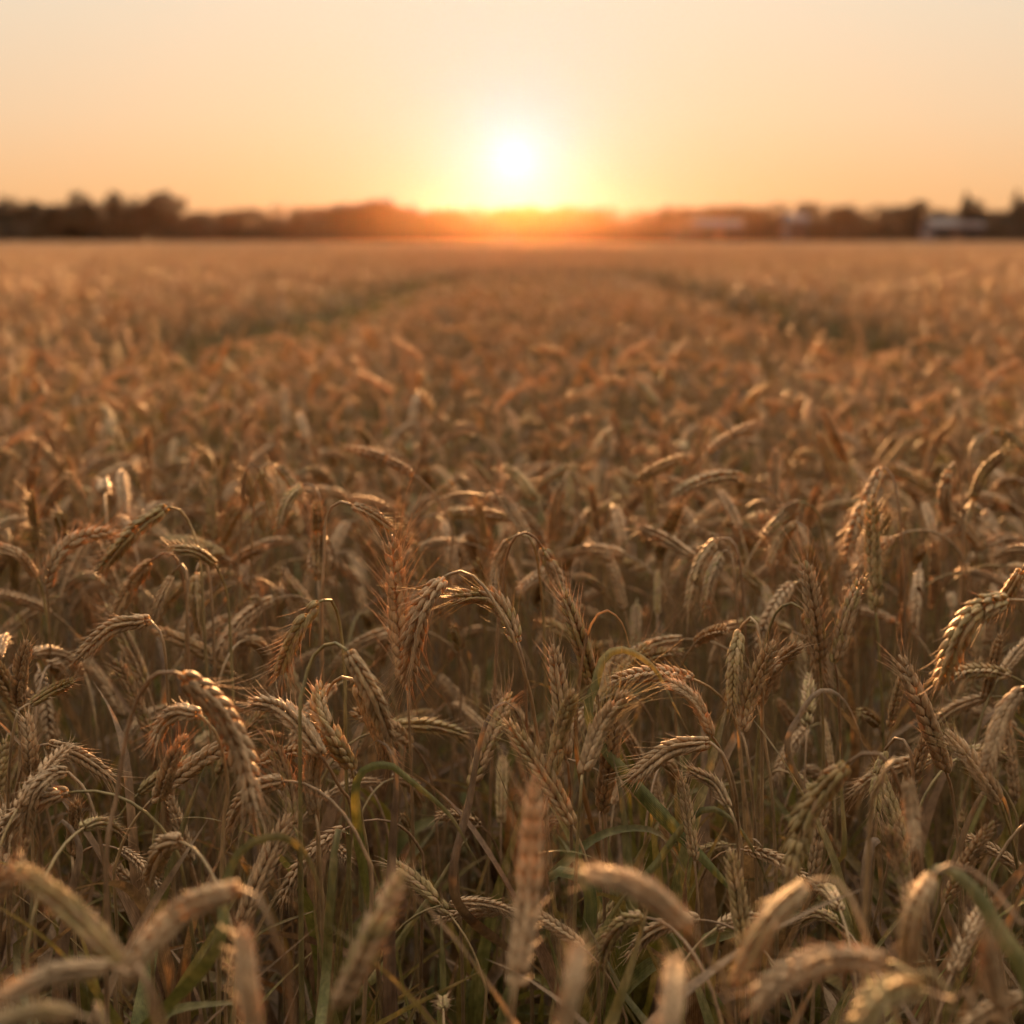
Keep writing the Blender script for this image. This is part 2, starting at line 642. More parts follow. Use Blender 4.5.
def crown_mesh(kind, seed):
    """Unit crown (1 high, about 1 wide): leaf sprays spread through the volume of several limbs' clumps."""
    rr = np.random.default_rng(seed)
    g = Geo()
    clumps = []
    if kind == 'round':
        for _ in range(16):
            a, z = rr.uniform(0, 6.28), rr.uniform(0.12, 0.9)
            rad = 0.34 * math.sin(math.pi * (0.12 + 0.82 * z)) * rr.uniform(0.3, 1.15)
            clumps.append((math.cos(a) * rad, math.sin(a) * rad, z, rr.uniform(0.11, 0.20)))
        clumps.append((0, 0, 0.45, 0.3))
    elif kind == 'spire':
        for k in range(18):
            z = 0.05 + 0.9 * k / 17
            rad = 0.30 * (1 - z) ** 0.8
            a = k * 2.4
            clumps.append((math.cos(a) * rad * 0.6, math.sin(a) * rad * 0.6, z, 0.05 + 0.18 * (1 - z)))
    else:
        for _ in range(18):
            x, z = rr.uniform(-0.5, 0.5), rr.uniform(0.1, 0.82)
            clumps.append((x, rr.uniform(-0.25, 0.25), z * (1 - 0.6 * x * x), rr.uniform(0.10, 0.2)))
    V, F = [], []
    for (cx, cy, cz, r) in clumps:
        for _ in range(95):
            d = rr.normal(size=3)
            d /= np.linalg.norm(d)
            p = np.array((cx, cy, cz)) + d * r * rr.uniform(0.35, 1.08) ** 0.6 * np.array((1, 1, 0.85))
            p[2] = max(p[2], 0.01)
            s = rr.uniform(0.022, 0.05)
            u = rr.normal(size=3)
            u /= np.linalg.norm(u)
            w = np.cross(u, rr.normal(size=3))
            w /= np.linalg.norm(w)
            b = len(V)
            V += [p - u * s, p + w * s * 0.55, p + u * s, p - w * s * 0.55]
            F.append((b, b + 1, b + 2, b + 3))
    me = bpy.data.meshes.new("crown")
    me.from_pydata([tuple(v) for v in V], [], F)
    me.materials.append(M_CONIF if kind == 'spire' else M_CROWN)
    return me


def trunk_mesh(seed):
    rr = random.Random(seed)
    g = Geo()
    pts = catmull([(0, 0, -0.05), (0.01, 0, 0.3), (rr.uniform(-0.03, 0.03), rr.uniform(-0.03, 0.03), 0.75)], 8)
    tube(g, pts, np.linspace(0.035, 0.010, 8), 7, 0, 0.5)
    for k in range(5):
        a, z = k * 1.3 + rr.random(), 0.25 + 0.09 * k
        q = catmull([(0, 0, z), (math.cos(a) * 0.12, math.sin(a) * 0.12, z + 0.12), (math.cos(a) * 0.22, math.sin(a) * 0.22, z + 0.22)], 5)
        tube(g, q, np.linspace(0.013, 0.004, 5), 5, 0, 0.5)
    return g.mesh("trunk", {0: M_BARK})


CROWNS = {k: [crown_mesh(k, 10 * i + j) for j in range(3)] for i, k in enumerate(('round', 'spire', 'broad'))}
TRUNKS = [trunk_mesh(i) for i in range(3)]
tree_n = 0


def far_tree(px, top, wpx, kind, dist, label, group, cat="tree", name="field_edge_tree"):
    global tree_n
    tree_n += 1
    x = (px - 512) / FPX * dist
    h = (HORIZON_Y - top) / FPX * dist + CAM_Z
    w = wpx / FPX * dist
    o = empty(name, (x, dist, 0), random.uniform(0, 6.28) if kind != 'broad' else random.uniform(-0.2, 0.2))
    tag(o, label, cat, group)
    z0 = 0.10 * h if kind != 'broad' else 0.0
    c = link("crown", CROWNS[kind][tree_n % 3], o)
    wide = 0.82 if kind == 'round' else (0.62 if kind == 'spire' else 1.15)
    c.scale = (w / wide, w / wide, (h - z0) / (1.04 if kind != 'broad' else 0.98))
    c.location = (0, 0, z0)
    t = link("trunk", TRUNKS[tree_n % 3], o)
    t.scale = (max(w, h * 0.6), max(w, h * 0.6), h)
    return o


NAMED_TREES = [
    (4, 206, 30, 'round', "dark tree at the very end of the far treeline"),
    (19, 199, 28, 'round', "dark peaked tree standing just beside the one at the treeline's dark end"),
    (41, 203, 34, 'round', "rounded dark tree next to the peaked tree near the treeline's dark end"),
    (66, 207, 36, 'round', "low rounded tree in front of the tallest treetop of the dark end"),
    (88, 194, 30, 'round', "tallest narrow-topped tree in the dark end of the treeline"),
    (101, 205, 30, 'round', "dark tree tucked against the tallest narrow-topped tree"),
    (123, 195, 22, 'round', "small domed tree standing alone above a dip in the treeline"),
    (150, 200, 38, 'round', "rounded tree forming the lower shoulder of the big dark clump"),
    (174, 194, 42, 'round', "largest domed dark tree in the treeline before the long low stretch"),
    (383, 202, 40, 'round', "hazy brown tree making the peak of the long hedge near the sun"),
    (349, 207, 40, 'round', "hazy tree beside the hedge's peak, on the side away from the sun"),
    (908, 203, 36, 'round', "dark rounded tree next to the pale grey-roofed house"),
    (956, 196, 17, 'spire', "sharp pointed tree rising behind the pale grey-roofed house"),
    (964, 202, 32, 'round', "dark rounded tree leaning against the sharp pointed one"),
    (1005, 194, 15, 'spire', "slim pointed tree near the end of the treeline beyond the houses"),
    (1020, 201, 34, 'round', "dark tree past the slim pointed tree beyond the houses"),
]
for px, top, w, k, lab in NAMED_TREES:
    far_tree(px, top - 4, w * 1.12, k, TREE_Y + random.uniform(-6, 6), lab, None)


def profile(px):
    xs = [-60, 185, 205, 230, 260, 300, 340, 380, 410, 440, 500, 560, 620, 680, 740, 800, 850, 880, 940, 985, 1080]
    ys = [203, 204, 210, 208, 207, 205, 204, 201, 204, 207, 207, 205, 208, 207, 204, 203, 204, 206, 208, 209, 206]
    return float(np.interp(px, xs, ys))


px = -50
while px < 1080:
    hz = 470 < px < 890
    d = random.uniform(310, 335) if hz else random.uniform(238, 262)
    lab = ("low hazy brown tree in the faint woods behind the setting sun and pale buildings" if hz else
           "low dark tree filling the unbroken treeline behind the taller trees")
    far_tree(px, profile(px) + random.uniform(-1.6, 2.6), random.uniform(24, 38), random.choice(['round', 'round', 'broad']), d, lab,
             "hazy trees of the far woods" if hz else "trees filling the treeline")
    px += random.uniform(9, 13)
px = -50
while px < 1080:
    far_tree(px, 221 + random.uniform(-4, 3), random.uniform(30, 44), 'broad', random.uniform(214, 219) if not 690 < px < 985 else random.uniform(228, 236),
             "low dark bush closing the foot of the far treeline", "bushes at the foot of the treeline", "bush", "field_edge_bush")
    px += random.uniform(17, 24)


# ------------------------------------------------------------------ far houses
def box(g, x0, x1, y0, y1, z0, z1):
    V = [(x0, y0, z0), (x1, y0, z0), (x1, y1, z0), (x0, y1, z0), (x0, y0, z1), (x1, y0, z1), (x1, y1, z1), (x0, y1, z1)]
    F = [(0, 3, 2, 1), (4, 5, 6, 7), (0, 1, 5, 4), (1, 2, 6, 5), (2, 3, 7, 6), (3, 0, 4, 7)]
    g.add(V, F, 0, [(0, 0.5, 0)] * 8)


def house(px0, px1, eave_px, ridge_px, dist, depth, label, windows, door_at, chimney=False):
    x0, x1 = (px0 - 512) / FPX * dist, (px1 - 512) / FPX * dist
    w = x1 - x0
    he = (HORIZON_Y - eave_px) / FPX * dist + CAM_Z
    hr = (HORIZON_Y - ridge_px) / FPX * dist + CAM_Z
    o = empty("farm_house", ((x0 + x1) / 2, dist, 0))
    tag(o, label, "house")
    g = Geo()
    hw = w / 2
    V = [(-hw, 0, -0.1), (hw, 0, -0.1), (hw, depth, -0.1), (-hw, depth, -0.1), (-hw, 0, he), (hw, 0, he), (hw, depth, he), (-hw, depth, he),
         (-hw, depth / 2, hr - 0.12), (hw, depth / 2, hr - 0.12)]
    F = [(0, 1, 5, 4), (1, 2, 6, 9, 5), (2, 3, 7, 6), (3, 0, 4, 8, 7)]
    g.add(V, F, 0, [(0, .5, 0)] * 10)
    link("wall", g.mesh("wall", {0: M_WALL}, False), o)
    g = Geo()
    e, t = 0.35, 0.16
    for sgn in (0, 1):
        ya, yb = (-e, depth / 2) if sgn == 0 else (depth + e, depth / 2)
        za = he - e * (hr - he) / (depth / 2)
        V = [(-hw - e, ya, za), (hw + e, ya, za), (hw + e, yb, hr), (-hw - e, yb, hr)]
        V += [(x, y, z + t) for x, y, z in V]
        F = [(0, 1, 2, 3), (4, 5, 6, 7), (0, 1, 5, 4), (1, 2, 6, 5), (2, 3, 7, 6), (3, 0, 4, 7)]
        g.add(V, F, 0, [(0, .5, 0)] * 8)
    rf = link("roof", g.mesh("roof", {0: M_ROOF}, False), o)
    if chimney:
        g = Geo()
        box(g, hw * 0.5, hw * 0.5 + 0.6, depth / 2 - 0.3, depth / 2 + 0.3, hr - 0.3, hr + 0.8)
        link("chimney", g.mesh("chimney", {0: M_WALL}, False), rf)
    for fx in windows:
        cx = -hw + w * fx
        g = Geo()
        for a in ((cx - .62, cx - .52, 1.0, 2.3), (cx + .52, cx + .62, 1.0, 2.3), (cx - .52, cx + .52, 2.2, 2.3), (cx - .62, cx + .62, 0.9, 1.0)):
            box(g, a[0], a[1], -0.09, -0.005, a[2], a[3])
        f = link("window", g.mesh("window", {0: M_WALL}, False), o)
        g = Geo()
        box(g, cx - .52, cx + .52, -0.05, -0.004, 1.0, 2.2)
        link("pane", g.mesh("pane", {0: M_GLASS}, False), f)
    g = Geo()
    cx = -hw + w * door_at
    box(g, cx - .5, cx + .5, -0.07, -0.004, 0.0, 2.05)
    link("door", g.mesh("door", {0: M_DOOR}, False), o)
    return o


house(693, 737, 227, 221, 218, 7, "long low white farm building nearest the sun at the field's far edge", (0.14, 0.3, 0.7, 0.88), 0.5)
house(784, 803, 222, 215, 222, 7, "small tall white house standing alone between the long farm building and the dark trees", (0.25, 0.75), 0.5, True)
house(926, 975, 227, 220, 217, 8, "pale house with wide grey roof in front of the sharp pointed tree", (0.12, 0.28, 0.66, 0.85), 0.46, True)

# ------------------------------------------------------------------ wheat: building blocks
def stalk_path(h, bend, az, lean, ear_len, rr):
    """Stem and ear centre lines: rises from the ground, then arches over by `bend` radians towards azimuth az."""
    d = np.array((math.cos(az), math.sin(az), 0.0))
    la = rr.uniform(0, 6.28)
    ld = np.array((math.cos(la), math.sin(la), 0.0))
    arch = 0.05 + 0.028 * bend
    total_ear = ear_len
    up = h - (0.035 if bend > 1.2 else 0.0) - (total_ear * max(0.0, math.cos(bend * 0.75)) if bend < 1.2 else 0.02)
    pts = []
    n = 9
    for i in range(n):
        u = i / (n - 1)
        pts.append(ld * lean * u ** 1.7 + np.array((math.sin(u * 5 + la) * 0.006, math.cos(u * 4 + la) * 0.006, up * u)))
    p = pts[-1].copy()
    # arch, then ear, bending steadily
    a0 = 0.10
    ks = 7
    for i in range(1, ks + 1):
        a = a0 + bend * 0.62 * (i / ks) ** 1.1
        p = p + (arch / ks) * (d * math.sin(a) + np.array((0, 0, math.cos(a))))
        pts.append(p.copy())
    stem = np.array(pts)
    ke = 9
    e = [p.copy()]
    for i in range(1, ke + 1):
        a = a0 + bend * (0.62 + 0.38 * i / ke)
        p = p + (ear_len / ke) * (d * math.sin(a) + np.array((0, 0, math.cos(a))))
        e.append(p.copy())
    return stem, np.array(e)


def leaf_path(base, az, length, rise, droop, rr, n=14):
    """Leaf centre line leaving the stem upwards and arching down; droop > 1 folds the tip right over."""
    d = np.array((math.cos(az), math.sin(az), 0.0))
    s = np.array((-d[1], d[0], 0.0))
    p = np.array(base, dtype=float)
    out = [p.copy()]
    kink = rr.uniform(0.35, 0.75)
    hard = rr.random() < 0.35
    for i in range(1, n):
        u = i / (n - 1)
        if hard:
            a = rise + (droop * 1.5) / (1 + math.exp(-(u - kink) * 16)) * 1.2
        else:
            a = rise + droop * 1.9 * u ** 1.3
        p = p + length / (n - 1) * (d * math.sin(a) + np.array((0, 0, math.cos(a)))) + s * 0.004 * math.sin(u * 5 + rise * 9)
        out.append(p.copy())
    return np.array(out)


def point_at(path, z):
    i = int(np.argmin(np.abs(path[:, 2] - z)))
    return path[i]


def random_leaves(stem, h, rr, count):
    """(path, width, colour value, hint, fold, twist, wave) of the leaves of one stalk."""
    out = []
    fr = [rr.uniform(0.74, 0.88), rr.uniform(0.5, 0.66), rr.uniform(0.26, 0.45), rr.uniform(0.12, 0.3)]
    for i in range(count):
        base = point_at(stem, stem[:10, 2].max() * fr[i % 4])
        az = rr.uniform(0, 6.28)
        path = leaf_path(base, az, rr.uniform(0.13, 0.25) * (1.0 if i else 0.85), rr.uniform(0.12, 0.5), rr.uniform(0.4, 1.5), rr)
        d = np.array((-math.sin(az), math.cos(az), 0.1))
        out.append((path, rr.uniform(0.010, 0.020), rr.random(), d, rr.uniform(0.1, 0.9), rr.uniform(-2.6, 2.6), rr.uniform(0, 0.8)))
    return out


def stem_radii(k):
    """Straw thickness: tapering, with swollen joints."""
    u = np.linspace(0, 1, k)
    return np.interp(u, [0, 0.6, 1], [0.0021, 0.0017, 0.0011]) + 0.0007 * (np.exp(-((u - 0.16) / 0.02) ** 2) + np.exp(-((u - 0.34) / 0.02) ** 2))


def make_variant(seed, quality, bend=None, h=None):
    """Geometry of one whole stalk as separate pieces: stem, ear, list of leaves."""
    rr = random.Random(seed)
    if bend is None:
        x = rr.random()
        bend = rr.uniform(0.1, 0.7) if x < (0.22 if quality == 2 else 0.36) else (rr.uniform(0.8, 1.9) if x < 0.5 else rr.uniform(1.9, 2.9))
    h = h or rr.uniform(0.78, 0.86)
    el = rr.uniform(0.066, 0.108)
    stem, e = stalk_path(h, bend, rr.uniform(0, 6.28), rr.uniform(0, 0.07), el, rr)
    rnd = rr.random()
    gs, ge = Geo(), Geo()
    if quality == 2:
        full = catmull(stem, 120)
        sp = full[np.unique(np.concatenate([np.arange(0, 84, 7), np.arange(84, 119, 2), [119]]))]
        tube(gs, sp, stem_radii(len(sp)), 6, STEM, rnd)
        ear(ge, catmull(e, 22), el, rnd, True, rr.choice((0.5, 0.9, 1.4)), rr.uniform(0, 3.14), rr.uniform(0.82, 1.1), rr.uniform(14, 24))
    elif quality == 1:
        sp = catmull(stem, 12)
        tube(gs, sp, stem_radii(12) * 1.05, 4, STEM, rnd)
        ear(ge, catmull(e, 12), el, rnd, False, 0, rr.uniform(0, 3.14))
    else:
        sp = catmull(stem, 6)
        tube(gs, sp, stem_radii(6) * 1.2, 3, STEM, rnd, cap=False)
        ear_low(ge, catmull(e, 6), el, rnd)
    leaves = []
    for (path, w, r, d, fold, tw, wv) in random_leaves(sp, h, rr, {2: 4, 1: 3, 0: 3}[quality]):
        gl = Geo()
        if quality == 2:
            blade(gl, catmull(path, 18), w, r, LEAF, d, 4, fold, tw, wv)
        elif quality == 1:
            blade(gl, catmull(path, 8), w, r, LEAF, d, 2, fold, tw, 0)
        else:
            blade(gl, catmull(path, 5), w * 1.1, r, LEAF, d, 1, 0, tw * 0.5, 0)
        leaves.append(gl)
    return gs, ge, leaves, sp, e


def whole(parts):
    g = Geo()
    g.merge(parts[0])
    g.merge(parts[1])
    for l in parts[2]:
        g.merge(l)
    return g


# ------------------------------------------------------------------ scattered mass (one object; geometry nodes place its own pieces)
def scatter_object(name, variants, pos, rot, scl, pick, mats, label, cat):
    base = Geo()
    vid = []
    for i, g in enumerate(variants):
        base.merge(g)
        vid += [i] * g.n
    v, f, m, c = base.arrays()
    n0, n1 = len(v), len(pos)
    me = bpy.data.meshes.new(name)
    me.from_pydata(np.concatenate([v, pos]).tolist(), [], f)
    used = sorted(set(m))
    for k in used:
        me.materials.append(mats[k])
    rm = {k: i for i, k in enumerate(used)}
    me.polygons.foreach_set("material_index", np.array([rm[k] for k in m], dtype=np.int32))
    me.polygons.foreach_set("use_smooth", np.full(len(f), True))

    def put(nm, typ, key, a):
        at = me.attributes.new(nm, typ, 'POINT')
        at.data.foreach_set(key, np.ascontiguousarray(a).ravel())

    put("col", 'FLOAT_COLOR', "color", np.concatenate([np.concatenate([c, np.ones((n0, 1))], 1), np.zeros((n1, 4))]).astype(np.float32))
    put("vid", 'INT', "value", np.concatenate([np.array(vid), np.full(n1, -1)]).astype(np.int32))
    put("pick", 'INT', "value", np.concatenate([np.zeros(n0), pick]).astype(np.int32))
    put("rot", 'FLOAT_VECTOR', "vector", np.concatenate([np.zeros((n0, 3)), rot]).astype(np.float32))
    put("scl", 'FLOAT_VECTOR', "vector", np.concatenate([np.ones((n0, 3)), scl]).astype(np.float32))
    me.update()
    o = link(name, me)
    tag(o, label, cat, kind="stuff")
    ng = bpy.data.node_groups.new(name, 'GeometryNodeTree')
    ng.interface.new_socket("Geometry", in_out='INPUT', socket_type='NodeSocketGeometry')
    ng.interface.new_socket("Geometry", in_out='OUTPUT', socket_type='NodeSocketGeometry')
    N, L = ng.nodes, ng.links
    gi, go = N.new("NodeGroupInput"), N.new("NodeGroupOutput")

    def named(nm, typ):
        a = N.new("GeometryNodeInputNamedAttribute")
        a.data_type = typ
        a.inputs[0].default_value = nm
        return a.outputs[0]

    cmp_ = N.new("FunctionNodeCompare")
    cmp_.data_type = 'INT'
    cmp_.operation = 'GREATER_EQUAL'
    ia = [s for s in cmp_.inputs if s.type == 'INT']
    L.new(named("vid", 'INT'), ia[0])
    ia[1].default_value = 0
    sepg = N.new("GeometryNodeSeparateGeometry")
    sepg.domain = 'POINT'
    L.new(gi.outputs[0], sepg.inputs[0])
    L.new(cmp_.outputs[0], sepg.inputs[1])
    spl = N.new("GeometryNodeSplitToInstances")
    spl.domain = 'POINT'
    L.new(sepg.outputs[0], spl.inputs[0])
    L.new(named("vid", 'INT'), spl.inputs["Group ID"])
    iop = N.new("GeometryNodeInstanceOnPoints")
    L.new(sepg.outputs[1], iop.inputs["Points"])
    L.new(spl.outputs[0], iop.inputs["Instance"])
    iop.inputs["Pick Instance"].default_value = True
    L.new(named("pick", 'INT'), iop.inputs["Instance Index"])
    e2r = N.new("FunctionNodeEulerToRotation")
    L.new(named("rot", 'FLOAT_VECTOR'), e2r.inputs[0])
    L.new(e2r.outputs[0], iop.inputs["Rotation"])
    L.new(named("scl", 'FLOAT_VECTOR'), iop.inputs["Scale"])
    L.new(iop.outputs[0], go.inputs[0])
    md = o.modifiers.new("scatter", 'NODES')
    md.node_group = ng
    return o


# tramlines: the two wheel tracks that run away from the viewer
def track_edges(y):
    """Edges (x) of the two wheel tracks at distance y: the first bends slowly towards the middle."""
    c = min(-1.36 + 0.056 * (y - 5.3), -0.42)
    if y > 17.5:
        return (c, c), (1.62, 1.62)
    return (c - 0.24, c + 0.24), (1.40, 1.84)


def in_track(x, y, pad=0.0):
    if y > 5.0:
        for a, b in track_edges(y):
            if a - pad < x < b + pad:
                return True
    if x > 2.6 and 15.4 < y < 16.2:
        return True
    return False


